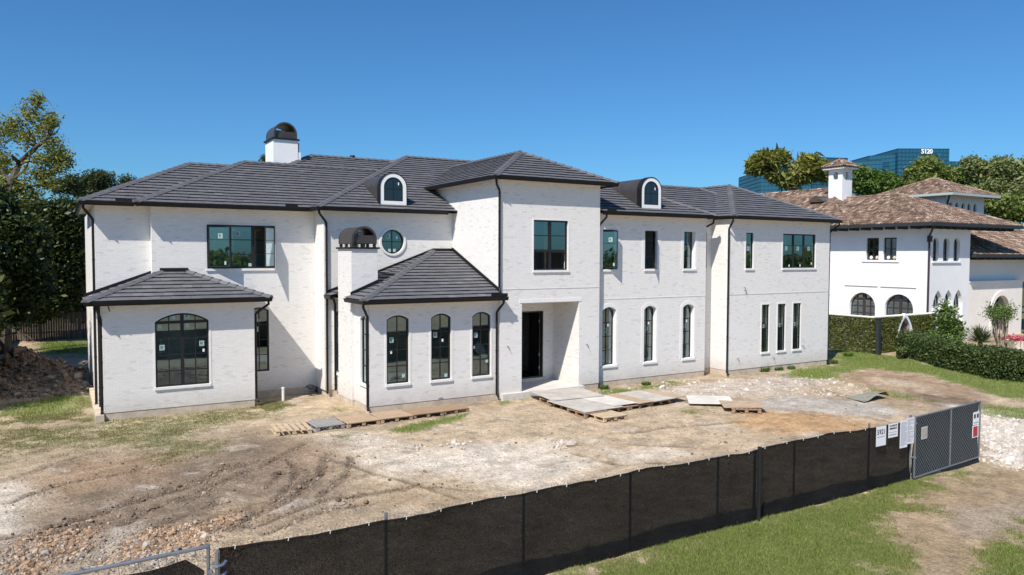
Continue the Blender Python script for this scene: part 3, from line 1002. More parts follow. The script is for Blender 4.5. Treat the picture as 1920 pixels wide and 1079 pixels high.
MB().box((16.28, 28.4, 0.004), (19.14, 31.0, 0.05)).build("hall_floor", MAT["intdark"], HOUSE)
MB().box((15.22, 25.86, -0.7), (19.3, 28.1, -0.002)).build("porch_slab", MAT["slab"], HOUSE)
# ledges (a course standing slightly proud) at first-floor level
for P, a, b, z in ((front(26.1), 15.21, 20.25, 4.22), (front(26.37), 20.27, 26.96, 3.66), (front(25.8), 27.93, 35.6, 3.71)):
    MB().pbox(P, a, b, z, z + 0.03, -0.01, 0.014).build("string_course", MAT["mortar"], HOUSE)
for i, (P, o) in enumerate(((front(26.1), (16.13, 19.28, 3.65, 3.80)),)):
    MB().pbox(P, *o[:4], -0.01, 0.018).build("lintel", MAT["stone"], HOUSE)
# foundations
for i, (a, b) in enumerate((((1.275, 29.815, -1.0), (6.385, 32.0, -0.001)), ((1.178, 31.62, -1.0), (9.29, 43.98, -0.003)), ((9.715, 26.215, -1.0), (15.2, 31.0, -0.002)),
                            ((15.228, 26.117, -1.0), (16.24, 33.0, -0.004)), ((19.17, 26.119, -1.0), (20.24, 33.0, -0.005)), ((20.2, 26.387, -1.0), (26.945, 39.9, -0.006)), ((26.9, 26.97, -1.0), (27.96, 39.0, -0.007)),
                            ((27.945, 25.82, -1.0), (35.58, 39.98, -0.008)), ((9.4, 30.37, -1.0), (15.3, 43.9, -0.009)))):
    MB().box(a, b).build("foundation", MAT["concrete"], HOUSE)
MB().box((0.98, 29.60, -1.0), (1.25, 36.0, -0.02)).build("foundation_corner", MAT["concrete"], HOUSE)
# inside: floors and a spine partition so that the rooms behind the glass have depth
MB().box((1.5, 32.3, 3.95), (35.2, 39.6, 4.15)).box((1.5, 30.2, 3.87), (6.2, 32.2, 3.9)).box((20.5, 27.3, 3.95), (35.2, 32.3, 4.15)).box((15.6, 26.5, 4.0), (20.0, 33.0, 4.2)).box((9.7, 30.8, 3.95), (15, 32.4, 4.15)).build("upper_floor", MAT["intfloor"], HOUSE)
MB().box((1.5, 36.6, 0.0), (20.0, 36.75, 7.4)).box((20.6, 31.6, 0.0), (35.2, 31.75, 7.4)).box((22.2, 26.75, 0), (22.3, 31.5, 7.4)).box((24.7, 26.75, 0), (24.8, 31.5, 7.4)).box((29.9, 26.1, 4.2), (30.0, 31.5, 7.4)).box((5.6, 32.0, 0.0), (5.7, 36.5, 3.9)).box((8.6, 32.0, 4.2), (8.7, 36.5, 7.4)).box((4.4, 32.0, 4.2), (4.5, 36.5, 7.4)).box((15.6, 30.5, 4.2), (20.0, 30.6, 8.6)).build("partition", MAT["interior"], HOUSE)

# windows
window(front(29.8), W_LB, HOUSE, usplit=[0, 3.385, 3.835, 4.285, 9], zsplit=[0, 1.33, 1.92, 2.51, 3.12, 9], heavy=(("u", 2), ("z", 4)), mullw=0.034,
       stick=((0.08, 0.50, "L"), (0.82, 0.53, "L"), (0.88, 0.45, "s"), (0.06, 0.80, "q"), (0.56, 0.80, "q"), (0.31, 0.915, "q"), (0.55, 0.92, "L")), label="wide arched window with transom")
w = window(front(31.6), W_UL, HOUSE, usplit=[0, 5.88, 6.78, 9], zsplit=[0, 5.62, 6.2, 9], heavy=(("u", 1), ("u", 2)), mullw=0.034, skip=[(0, 0), (0, 1), (0, 2), (2, 0), (2, 1), (2, 2)],
           stick=((0.42, 0.74, "L"), (0.36, 0.85, "q"), (0.60, 0.05, "q")), band=0.0, label="wide upper window with both casements swung open")
sash(w, None, 0.84, 5.10, 6.73, (5.05, 31.58), R(20), 1)
sash(w, None, 0.80, 5.10, 6.73, (7.62, 31.58), R(50), -1)
window(front(31.6), W_LBR, HOUSE, 2, 4, stick=((0.25, 0.62, "L"), (0.4, 0.77, "q")), band=0.06, label="narrow arched window in the shaded corner")
w = window(front(30.35), W_RND, HOUSE, 2, 2, depth=0.08, sill=False, band=0.0, stick=((0.25, 0.62, "L"), (0.68, 0.62, "s"), (0.33, 0.08, "q"), (0.55, 0.08, "q")), label="round window")
MB().ring(front(30.35), outline(W_RND, 0.085), outline(W_RND, 0.001), -0.02, 0.05).build("surround", MAT["stone"], w)
for i, o in enumerate(W_BAY):
    window(front(26.2), o, HOUSE, 2, 4, depth=0.085, stick=([(0.16, 0.6, "L"), (0.2, 0.44, "s"), (0.72, 0.08, "q")], [(0.15, 0.64, "L"), (0.58, 0.57, "s"), (0.72, 0.03, "q")], [(0.14, 0.6, "L"), (0.12, 0.43, "s"), (0.78, 0.2, "q")])[i])
for o in W_BS: window(left(9.70), o, HOUSE, 2, 4, depth=0.085)
w = window(front(26.1), W_TW, HOUSE, usplit=[0, 17.68, 9e9], zsplit=[0, 5.80, 6.44, 9e9], heavy=(("u", 1), ("z", 1)), mullw=0.036, skip=[(0, 0), (1, 0)], depth=0.10, label="tall window with its bottom sashes open")
MB().tube([(17.68, 26.24, 5.05), (17.68, 26.24, 5.8)], 0.03, 6).build("centre_post", MAT["black"], w)
for i, (o, p) in enumerate(zip(W_WU, W_WL)):
    w = window(front(26.37), o, HOUSE, 1 if i < 2 else 2, 3, depth=0.235, fw=0.045, skip=[(0, 0), (0, 1), (0, 2)] if i < 2 else (), stick=() if i < 2 else ((0.3, 0.5, "L"),), hband=0.17)
    if i == 0: sash(w, None, 0.74, 5.05, 6.72, (20.68, 26.56), R(40), 1)
    if i == 1: sash(w, None, 0.62, 5.05, 6.72, (23.78, 26.56), R(55), -1, mark=False)
    window(front(26.37), p, HOUSE, 2, 4, depth=0.235, fw=0.045, stick=((0.35, 0.55, "L"), (0.6, 0.66, "s")), hband=0.17)
for i, o in enumerate(W_RB):
    if i == 1: window(front(25.8), o, HOUSE, 3, 3, heavy=(("u", 1), ("u", 2)), stick=((0.1, 0.52, "L"), (0.45, 0.52, "L"), (0.78, 0.52, "L"), (0.22, 0.04, "s"), (0.55, 0.04, "s"), (0.9, 0.1, "s")), label="wide upper window in three lights")
    else: window(front(25.8), o, HOUSE, 1 if i == 0 else 2, 3 if i == 0 else 4, stick=((0.3, 0.5, "L"),), fw=0.045)
window(front(26.95), W_RC, HOUSE, 1, 3, band=0.0)

# roofs
z9 = ZE + PITCH_M * 4.82
hip_roof(HOUSE, 0.70, 15.0, 31.42, 40.02, ZE - 0.003, PITCH_M, "FL", soffit=7.452)
hip_roof(HOUSE, 2.50, 26.0, 31.06, 40.70, ZE, PITCH_M, "FL", soffit=7.455)
hip_roof(HOUSE, 4.57, 24.0, 31.06, 43.66, ZE + 0.001, PITCH_M, "FL", zmin=dict(F=z9, L=z9 - 0.2), capfrom=dict(FL=z9))
hip_roof(HOUSE, 8.93, 27.0, 29.88, 43.24, ZE, PITCH_M, "FL", soffit=7.458)
hip_roof(HOUSE, 14.74, 20.90, 25.72, 40.0, 8.75, PITCH_M, "FLR", soffit=8.68)
zw = ZE + PITCH_M * 3.29
hip_roof(HOUSE, 18.0, 34.0, 26.5, 33.9, ZE, PITCH_M, "F", soffit=7.464)
hip_roof(HOUSE, 27.76, 35.95, 25.36, 42.0, ZE, PITCH_M, "FLR", soffit=7.467)

# the two low roofs over the bays: each tile its own part
SING = dict(left=300)


def lean_roof(faces, hips, soff, top):
    mb = MB()
    for q in faces: mb.add(q, [tuple(range(len(q)))])
    mb.add(soff, [tuple(range(len(soff)))], 1)
    ro = mb.build("roof", [MAT["underlay"], MAT["soffit"]], HOUSE)
    acc = MB()
    for q in faces: tile_face(q, ro, acc, SING)
    if acc.v: acc.build("roof_tile", MAT["tile"], ro, kind="stuff")
    for a, b in hips: hip_caps(a, b, ro, None, True)
    for a, b, nrm in top:
        fl = MB(); a, b, nv = Vector(a), Vector(b), Vector(nrm)
        fl.prism([a, b, b + Vector((0, 0, 0.13)), a + Vector((0, 0, 0.13))], nv * 0.05)
        fl.build("flashing", MAT["gutter"], ro)
    return ro


TL, TR = (3.36, 31.6, 4.92), (4.25, 31.6, 4.92)
lean_roof([[(0.72, 29.36, 3.95), (6.94, 29.36, 3.95), TR, TL], [(0.72, 31.97, 3.95), (0.72, 29.36, 3.95), TL, (3.03, 31.97, 4.80)], [(6.94, 29.36, 3.95), (6.94, 31.6, 3.95), TR]],
          [((0.72, 29.36, 3.95), TL), ((6.94, 29.36, 3.95), TR)], [(0.8, 29.45, 3.86), (6.9, 29.45, 3.86), (6.9, 31.62, 3.86), (0.8, 31.96, 3.86)],
          [((3.3, 31.6, 4.95), (4.3, 31.6, 4.95), (0, -1, 0)), ((0.75, 31.95, 4.0), (3.03, 31.95, 4.84), (0, -1, 0))])
HP1, HP2, HZ = (9.32 + 0.447 * 4.92, 27.79, 3.95 + 0.447 * 1.83), (9.32 + 0.8035 * 4.92, 29.44, 3.95 + 0.8035 * 1.83), 3.95 + 1.35 / 4.92 * 1.83
PK, PK2 = (14.24, 30.35, 5.78), (15.21, 30.35, 5.78)
lean_roof([[(9.32, 25.72, 3.95), (15.33, 25.72, 3.95), (15.21, 26.1, 4.10), PK2, PK], [(9.32, 27.79, 3.95), (9.32, 25.72, 3.95), HP1], [(10.67, 29.44, HZ), (10.67, 27.79, HZ), HP1, HP2], [(9.32, 30.35, 3.95), (9.32, 29.44, 3.95), HP2, PK]],
          [((9.32, 25.72, 3.95), PK)], [(9.38, 25.8, 3.865), (15.3, 25.8, 3.865), (15.3, 30.36, 3.865), (9.38, 30.36, 3.865), (9.38, 29.44, 3.865), (9.62, 29.44, 3.865), (9.62, 27.79, 3.865), (9.38, 27.79, 3.865)],
          [((15.21, 26.05, 4.12), (15.21, 30.35, 5.83), (-1, 0, 0)), (PK, PK2, (0, -1, 0)), ((9.4, 30.35, 4.0), PK, (0, -1, 0)), ((9.55, 27.8, 4.05), (10.66, 27.8, 4.52), (0, -1, 0))])

lean_roof([[(20.27, 25.92, ZE), (27.12, 25.92, ZE), (23.83, 29.21, zw), (20.27, 29.21, zw)], [(27.12, 25.92, ZE), (27.12, 32.5, ZE), (23.83, 29.21, zw)]], [((27.12, 25.92, ZE), (23.83, 29.21, zw))],
          [(20.28, 25.98, 7.461), (27.06, 25.98, 7.461), (27.06, 32.4, 7.461), (20.28, 32.4, 7.461)], [((20.27, 26.0, 7.62), (20.27, 29.2, 9.12), (1, 0, 0))])

# gutters along the eaves (house on the left of travel)
gutter([(0.64, 40.0), (0.64, 31.36), (2.44, 31.36)], ZG, HOUSE)
gutter([(2.44, 31.3), (2.44, 31.0), (8.87, 31.0)], ZG, HOUSE)
gutter([(8.87, 31.2), (8.87, 29.82), (14.75, 29.82)], ZG, HOUSE)
gutter([(14.68, 32.6), (14.68, 25.66), (20.96, 25.66), (20.96, 32.0)], 8.62, HOUSE)
gutter([(20.3, 25.86), (27.18, 25.86), (27.18, 26.4)], ZG, HOUSE)
gutter([(27.70, 26.6), (27.70, 25.30), (36.01, 25.30), (36.01, 40.0)], ZG, HOUSE)
gutter([(0.66, 31.9), (0.66, 29.30), (7.0, 29.30), (7.0, 31.55)], 3.81, HOUSE)
gutter([(9.26, 27.78), (9.26, 25.66), (15.36, 25.66)], 3.81, HOUSE)
gutter([(9.26, 30.3), (9.26, 29.45)], 3.81, HOUSE)
dv = MB()
for (x, y, z, l) in ((2.1, 31.40, 7.55, 0.55), (8.2, 31.02, 7.55, 0.5), (14.95, 25.68, 3.97, 0.75), (20.75, 25.88, 7.55, 0.5)):
    MB().box((x - l / 2, y, z), (x + l / 2, y + 0.03, z + 0.13)).build("diverter", MAT["gutter"], HOUSE)

# downspouts
dspout(1.20, 29.88, 3.81, -0.02, -0.12, -0.42, HOUSE)
dspout(1.10, 32.02, 7.40, -0.1, -0.30, -0.20, HOUSE)
downspout([(1.19, 30.9, 3.86), (1.19, 30.9, 3.3), (1.19, 30.9, 1.0), (1.19, 30.9, 0.05)], HOUSE)
dspout(6.46, 29.86, 3.81, -0.1, 0.40, -0.42, HOUSE)
dspout(9.40, 30.28, 7.40, -0.1, -0.40, -0.34, HOUSE)
dspout(9.64, 26.22, 3.81, -0.12, -0.28, -0.36, HOUSE)
dspout(15.06, 26.10, 3.81, -0.12, 0.12, -0.34, HOUSE)
downspout([(14.85, 25.8, 8.65), (14.86, 25.8, 8.5), (14.9, 25.85, 8.42), (15.11, 26.0, 8.2), (15.14, 26.04, 8.1), (15.14, 26.04, 4.3), (15.14, 25.98, 4.16)], HOUSE)
dspout(20.32, 26.26, 7.40, -0.2, 0.18, -0.3, HOUSE)
dspout(27.86, 25.76, 7.40, -0.2, -0.10, -0.34, HOUSE)
dspout(35.66, 25.84, 7.40, -0.25, 0.22, -0.40, HOUSE)
downspout([(9.55, 29.9, 3.84), (9.62, 29.9, 3.6), (9.62, 29.9, 1.0), (9.62, 29.9, 0.05)], HOUSE)
downspout([(27.2, 26.1, 7.42), (27.2, 26.15, 7.2), (27.0, 26.5, 7.0), (27.02, 26.6, 6.8), (27.02, 26.6, 0.0)], HOUSE)


# dormers: a barrel-vaulted metal hood, white arched surround, dark window
def dormer(x0, x1, yf, yb, z0, z1, label):
    o = op(x0, x1, z0, z1, (x1 - x0) / 2)
    P = front(yf)
    O = outline(o, 0.0, 0.0, 20)
    d = MB().prism([P(u, z, 0.0) for u, z in O], (0, yb - yf, 0)).build("dormer", MAT["cowl"], HOUSE, label=label)
    rim = MB(); rim.ring(P, outline(o, 0.035, 0.03, 20), outline(o, 0.0, 0.0, 20), -0.25, 0.05); rim.build("hood_rim", MAT["gutter"], d)
    i = op(x0 + 0.16, x1 - 0.16, z0 + 0.16, z1 - 0.16, (x1 - x0) / 2 - 0.16)
    MB().ring(P, outline(o, 0.0, 0.0, 20), outline(i, 0.0, 0.0, 20), -0.01, 0.035).build("surround", MAT["white"], d)
    j = outline(i, 0.002, 0.002, 20)
    MB().add([P(u, z, 0.006) for u, z in j], [tuple(range(len(j)))]).build("pane", MAT["blackglass"], d)
    f = MB(); f.ring(P, outline(i, 0, 0, 20), outline(i, -0.035, -0.035, 20), 0.004, 0.028)
    um = (x0 + x1) / 2
    f.pbox(P, um - 0.012, um + 0.012, i["z0"], i["z1"], 0.005, 0.02).pbox(P, i["u0"], i["u1"], z0 + 0.68, z0 + 0.70, 0.005, 0.019)
    f.build("glazing_bar", MAT["black"], d)
    MB().pbox(P, i["u1"] - 0.22, i["u1"] - 0.17, z0 + 0.85, z0 + 0.97, 0.008, 0.012).build("sticker", MAT["white"], d)


mg, t, b = new_mat("near_black_glass")
b.inputs["Base Color"].default_value = (0.012, 0.02, 0.028, 1); b.inputs["Roughness"].default_value = 0.03; b.inputs["Specular IOR Level"].default_value = 0.7
MAT["blackglass"] = mg
dormer(11.74, 12.93, 30.30, 34.0, 7.76, 9.10, "left barrel vaulted dormer")
dormer(22.88, 24.07, 26.46, 30.0, 7.80, 9.21, "right barrel vaulted dormer")


# chimneys with barrel-vaulted metal cowls
def chimney(x0, x1, y0, y1, z0, z1, zc, label, brick, legs):
    if brick:
        c = wall(front(y0), x0, x1, z0, z1, [], HOUSE, name="chimney")
        bricks(front(y0), x0, x1, z0, z1, [], HOUSE, c)
        MB().box((x0 + 0.01, y0 + 0.01, z0), (x1, y1, z1)).build("chimney_core", MAT["mortar"], c)
        bricks(left(x0), y0, y1, z0, z1, [], HOUSE, c)
    else:
        c = MB().box((x0, y0, z0), (x1, y1, z1)).build("chimney", MAT["white"], HOUSE)
        MB().box((x1 - 0.003, y0 + 0.02, z0), (x1 + 0.14, y1, z1 - 0.55)).build("chimney_shoulder", MAT["white"], c)
        MB().tube([(x1 + 0.05, y0 + 0.1, z1 - 0.1), (x1 + 0.05, y0 + 0.1, z1 - 0.6), (x1 + 0.15, y0 + 0.08, z1 - 0.6)], 0.03, 6).build("flashing", MAT["gutter"], c)
    c["label"] = label
    MB().box((x0 - 0.07, y0 - 0.07, z1 + 0.002), (x1 + 0.07, y1 + 0.05, z1 + 0.07)).build("cap_plate", MAT["gutter"], c)
    w = (x1 - x0) * 0.92; xm = (x0 + x1) / 2; zb = z1 + 0.07 + (0.13 if legs else 0.0)
    o = op(xm - w / 2, xm + w / 2, zb, zc, w / 2)
    i = op(xm - w / 2 + 0.05, xm + w / 2 - 0.05, zb, zc - 0.05, w / 2 - 0.05)
    A, B = outline(o, 0, 0, 20), outline(i, 0, 0, 20)
    h = MB(); h.ring(front(y0 + 0.06), A[1:] + A[:1], B[1:] + B[:1], -(y1 - y0 - 0.1), 0.0)
    h.build("cowl", MAT["cowl"], c)
    r = MB(); r.ring(front(y0 + 0.05), outline(o, 0.02, 0, 20), outline(o, -0.06, 0, 20), -0.02, 0.03); r.build("cowl_rim", MAT["cowl"], c); r = MB()
    r.ring(front(y1 - 0.02), outline(o, 0.01, 0, 20), outline(o, -0.06, 0, 20), -0.02, 0.03); r.build("cowl_rim", MAT["cowl"], c)
    MB().box((xm - w / 2 + 0.03, y0 + 0.10, zb), (xm + w / 2 - 0.03, y0 + 0.13, zb + 0.33)).box((xm - w / 2 + 0.03, y1 - 0.14, zb), (xm + w / 2 - 0.03, y1 - 0.11, zb + 0.30)).build("spark_screen", MAT["cowl"], c)
    MB().tube([(xm - 0.1, (y0 + y1) / 2, z1), (xm - 0.1, (y0 + y1) / 2, zb + 0.42)], 0.14, 12).box((xm - 0.3, (y0 + y1) / 2 - 0.2, zb + 0.40), (xm + 0.1, (y0 + y1) / 2 + 0.2, zb + 0.46)).build("flue", MAT["steel"], c)
    if legs:
        for x in (xm - w / 2, xm - 0.05, xm + w / 2 - 0.1):
            for y in (y0 + 0.06, (y0 + y1) / 2, y1 - 0.16): MB().box((x, y, z1 + 0.06), (x + 0.1, y + 0.1, zb + 0.03)).build("cowl_foot", MAT["cowl"], c)


chimney(9.60, 10.66, 27.80, 29.43, -0.03, 5.84, 6.70, "low brick chimney rising through the bay roof", True, True)
MB().box((9.615, 27.815, -1.0), (10.0, 29.42, -0.035)).build("foundation", MAT["concrete"], HOUSE)
chimney(8.78, 9.94, 36.4, 38.0, 9.4, 11.08, 11.90, "tall white rendered chimney on the ridge", False, False)
# roof vents
for x, y, z in ((13.0, 37.4, 10.45), (20.15, 29.3, 9.6)):
    MB().tube([(x, y, z - 0.4), (x, y, z + 0.16)], 0.07, 10).tube([(x, y, z + 0.14), (x, y, z + 0.17), (x, y, z + 0.26)], [0.06, 0.15, 0.13], 10).build("roof_vent", MAT["gutter"], HOUSE)
# loose wires and outlets poking from the brick
for x, y, z in ((15.55, 26.09, 1.9), (19.55, 26.09, 1.75), (31.2, 25.79, 0.45), (28.6, 25.79, 0.55), (33.5, 25.79, 0.9), (29.0, 25.79, 4.05), (29.05, 25.79, 3.9)):
    MB().tube([(x, y + 0.02, z), (x + 0.02, y - 0.06, z + 0.01), (x + 0.1, y - 0.07, z - 0.16)], 0.012, 5).build("loose_wire", MAT["intdark"], HOUSE)
MB().tube([(1.42, 29.4, 3.8), (1.47, 29.42, 3.62)], 0.02, 5).build("loose_wire", MAT["intdark"], HOUSE)

# unfinished rooms: framing, casings and sheeting seen dimly through the glass
stud = mat("pine_stud", (0.60, 0.47, 0.31), 0.9)
for x, y, z0, z1, w, d in ((3.25, 30.7, 0.05, 1.35, 0.05, 0.05), (3.62, 31.0, 0.05, 1.25, 0.06, 0.06), (4.42, 30.9, 0.05, 1.5, 0.08, 0.05), (10.7, 27.6, 0.05, 2.6, 0.09, 0.05), (12.75, 27.9, 0.05, 2.8, 0.09, 0.05), (14.5, 27.4, 0.05, 2.4, 0.05, 0.09), (14.7, 27.5, 0.05, 2.9, 0.05, 0.09),
                           (5.5, 33.2, 4.2, 6.9, 0.09, 0.05), (6.2, 33.0, 4.2, 7.2, 0.09, 0.05), (7.2, 33.4, 4.2, 7.2, 0.09, 0.05), (17.2, 27.5, 4.25, 7.3, 0.09, 0.05), (18.2, 27.4, 4.25, 7.5, 0.12, 0.05), (21.1, 28.0, 4.2, 7.2, 0.09, 0.05), (23.5, 28.0, 4.2, 7.2, 0.09, 0.05), (25.9, 28.0, 4.2, 7.2, 0.09, 0.05),
                           (21.2, 28.2, 0.05, 3.6, 0.09, 0.05), (23.5, 28.1, 0.05, 3.6, 0.09, 0.05), (26.0, 28.0, 0.05, 3.6, 0.09, 0.05), (32.4, 27.2, 4.2, 7.2, 0.09, 0.05), (33.6, 27.1, 4.2, 7.2, 0.09, 0.05), (31.9, 27.3, 0.05, 3.6, 0.09, 0.05), (33.1, 27.2, 0.05, 3.6, 0.09, 0.05)):
    MB().box((x, y, z0), (x + w, y + d, z1)).build("stud", stud, HOUSE)
for x0, x1, y, z in ((3.25, 3.68, 30.98, 1.25), (10.5, 11.6, 27.62, 2.5), (5.3, 7.4, 33.1, 6.6)): MB().box((x0, y, z), (x1, y + 0.05, z + 0.09)).build("header", stud, HOUSE)
for pts in ([(14.30, 26.55, 1.75), (14.78, 26.5, 1.35), (14.80, 26.5, 1.75), (14.42, 26.55, 2.15)], [(20.9, 26.95, 0.75), (21.35, 26.9, 0.75), (21.3, 26.95, 1.25), (20.95, 27.0, 1.2)], [(31.62, 26.2, 0.78), (32.05, 26.15, 0.78), (31.9, 26.2, 1.45), (31.8, 26.25, 1.3)], [(25.6, 26.9, 1.7), (26.15, 26.9, 1.55), (26.15, 26.9, 1.75), (25.7, 26.95, 1.95)]):
    MB().add(pts, [(0, 1, 2, 3)]).build("plastic_sheeting", MAT["paper"], HOUSE)


# ------------------------------------------------------------------ the neighbouring stucco house
NB = thing("house", "white stucco villa with brown clay tile roofs next door behind the ivy wall", "house", (54.0, 33.0, -0.3))
stucco = mat("white_stucco", (0.84, 0.83, 0.82), 0.9, spec=0.2, noise=(0.8, 0.035), bump=(30, 0.25, 0.006))
lime = mat("pale_limestone", (0.86, 0.80, 0.72), 0.85, noise=(1.2, 0.06), bump=(20, 0.2, 0.006))
clay = mat("clay_barrel_tile", (0.3, 0.18, 0.12), 0.8, spec=0.2,
           rand=[(0.0, (0.12, 0.08, 0.06)), (0.35, (0.205, 0.135, 0.098)), (0.65, (0.255, 0.172, 0.128)), (0.88, (0.32, 0.228, 0.17)), (1.0, (0.48, 0.385, 0.30))], noise=(3, 0.06))
darkwood = mat("dark_painted_timber", (0.03, 0.035, 0.038), 0.6)
curtain = mat("cream_curtain", (0.55, 0.48, 0.36), 0.9, noise=(6, 0.25, (1, 1, 0.2)))
brownfr = mat("brown_window_frame", (0.045, 0.03, 0.025), 0.6)
purple = mat("dark_purple_brown_downspout", (0.05, 0.03, 0.04), 0.5)
palegut = mat("pale_grey_gutter", (0.42, 0.47, 0.46), 0.5)


def barrel_face(poly, acc, te=0.36, tw=0.25):
    p = [Vector(q) for q in poly]
    e = (p[1] - p[0]).normalized(); n = e.cross(p[2] - p[0]).normalized()
    if n.z < 0: n = -n
    s = n.cross(e)
    if s.z < 0: s = -s
    P2 = [((q - p[0]).dot(e), (q - p[0]).dot(s)) for q in p]
    a0, a1 = min(q[0] for q in P2), max(q[0] for q in P2); b1 = max(q[1] for q in P2)
    for k in range(int(b1 / te) + 1):
        for j in range(int((a1 - a0) / tw) + 1):
            u = a0 + (j + 0.5) * tw; z0 = k * te
            q = clip_rect(P2, u - tw / 2, u + tw / 2, z0, z0 + te)
            if len(q) < 3: continue
            zb, zt = min(c[1] for c in q), max(c[1] for c in q)
            if zt - zb < 0.1: continue
            ju, jz = random.uniform(-0.012, 0.012), random.uniform(-0.01, 0.015)
            vs = []
            for b_, lf, rr in ((zb - 0.03, 0.055 + jz, 0.108), (zt, 0.015 + jz, 0.092)):
                for m in range(5):
                    a = math.pi * m / 4
                    vs.append(p[0] + e * (u + ju + rr * math.cos(a)) + s * b_ + n * (lf + rr * 0.75 * math.sin(a)))
            acc.add(vs, [(m, m + 1, m + 6, m + 5) for m in range(4)] + [(0, 4, 3, 2, 1)])


def clay_roof(x0, x1, y0, y1, z, zt, faces, gz=True, gm=None, long_=None):
    W, D = x1 - x0, y1 - y0; r = min(W, D) / 2
    A = (x0 + r, y0 + r, zt); B = (x1 - r, y0 + r, zt) if W >= D else (x0 + r, y1 - r, zt)
    c = [(x0, y0, z), (x1, y0, z), (x1, y1, z), (x0, y1, z)]
    fc = dict(F=[c[0], c[1], B, A], R=[c[1], c[2], B], B=[c[2], c[3], A, B], L=[c[3], c[0], A]) if W >= D else \
        dict(F=[c[0], c[1], A], R=[c[1], c[2], B, A], B=[c[2], c[3], B], L=[c[3], c[0], A, B])
    mb = MB()
    for k in fc:
        q = fc[k]
        if (Vector(A) - Vector(B)).length < 1e-4: q = q[:2] + [A]
        mb.add(q, [tuple(range(len(q)))])
    mb.add([(x0, y0, z - 0.02), (x1, y0, z - 0.02), (x1, y1, z - 0.02), (x0, y1, z - 0.02)], [(0, 3, 2, 1)], 1)
    ro = mb.build("roof", [MAT["intdark"], darkwood], NB)
    acc = MB()
    for k in faces:
        q = fc[k]
        if (Vector(A) - Vector(B)).length < 1e-4: q = q[:2] + [A]
        barrel_face(q, acc)
    acc.build("roof_tile", clay, ro, kind="stuff")
    cap = MB()
    for a in ((c[0], A), (c[1], A if W < D else B), (c[3], B if W < D else A), (A, B)):
        if (Vector(a[0]) - Vector(a[1])).length > 0.1: hip_caps(a[0], a[1], ro, cap, False, 0.13, 0.36, 0.16)
    cap.build("hip_tile", clay, ro, kind="stuff")
    if gz:
        g = MB(); sweep(g, [(-0.1, z + 0.04), (-0.1, z - 0.16), (0.08, z - 0.18), (0.08, z + 0.04)], [(x0, y1), (x0, y0), (x1, y0), (x1, y1)])
        g.build("gutter", gm or darkwood, ro)
        if x1 - x0 > 8:
            for k in range(int((y1 - y0) / 0.9)):
                y = y0 + 0.5 + k * 0.9
                if y < 40: MB().box((x0 + 0.05, y - 0.06, z - 0.34), (x0 + 1.1, y + 0.06, z - 0.03)).build("rafter_tail", darkwood, ro)
            for k in range(int((x1 - x0) / 0.9)):
                x = x0 + 0.5 + k * 0.9
                MB().box((x - 0.06, y0 + 0.05, z - 0.34), (x + 0.06, y0 + 1.0, z - 0.03)).build("rafter_tail", darkwood, ro)
    return ro


def nwall(*a, m=None, **k): return wall(*a, NB, m=m or stucco, **k)


NA = [op(31.73, 32.70, 5.37, 6.93), op(30.43, 31.41, 5.37, 6.93), op(31.9, 33.92, 0.6, 3.04, 1.0), op(29.15, 31.2, 0.6, 3.04, 1.0)]
nwall(left(49.2), 28.2, 46.0, -0.5, 7.8, NA)
NBW = [op(49.70, 50.40, 5.33, 6.90, 0.35), op(50.93, 51.68, 5.33, 6.90, 0.35), op(52.20, 52.95, 5.33, 6.90, 0.35),
       op(49.88, 51.02, -0.1, 3.37, kind="point"), op(51.16, 52.24, -0.1, 3.37, kind="point"), op(52.36, 53.5, -0.1, 3.37, kind="point")]
nwall(front(28.2), 49.2, 54.26, -0.5, 7.8, NBW)
nwall(right(54.26), 28.2, 31.0, -0.5, 7.8, [])
nwall(front(31.0), 54.26, 58.6, -0.5, 7.8, [])
nwall(right(58.6), 31.0, 45.0, -0.5, 7.8, [])


def nwin(P, o, cols, rows, depth, fr, lean=True, lab=None, bar=0.05):
    w = MB().ring(P, outline(o, -0.002), outline(o, -0.09), -depth - 0.06, -depth).build("window", fr, NB)
    i = outline(o, -0.09); mb = MB()
    u0, u1, z0, z1 = o["u0"], o["u1"], o["z0"], o["z1"]
    for k in range(1, cols):
        u = u0 + (u1 - u0) * k / cols; h = bar * (2.2 if (cols % 2 == 0 and k == cols // 2) else 1) / 2
        q = clip_rect(i, u - h, u + h, z0, z1)
        if q: mb.prism([P(a, b, -depth - 0.05) for a, b in q], tuple(np.subtract(P(0, 0, 0.045), P(0, 0, 0))))
    for k in range(1, rows):
        z = z0 + (z1 - z0) * k / rows
        q = clip_rect(i, u0, u1, z - bar / 2, z + bar / 2)
        if q: mb.prism([P(a, b, -depth - 0.048) for a, b in q], tuple(np.subtract(P(0, 0, 0.041), P(0, 0, 0))))
    if mb.v: mb.build("glazing_bar", fr, w)
    MB().add([P(a, b, -depth - 0.03) for a, b in i], [tuple(range(len(i)))]).build("pane", MAT["darkpane"], w)
    cq = clip_rect(i, u0 + 0.1, u1 - 0.1, z0, z1 - 0.25)
    if cq: MB().add([P(a, b, -depth - 0.32) for a, b in cq], [tuple(range(len(cq)))]).build("curtain", curtain, w)
    if lab: w["label"] = lab
    return w


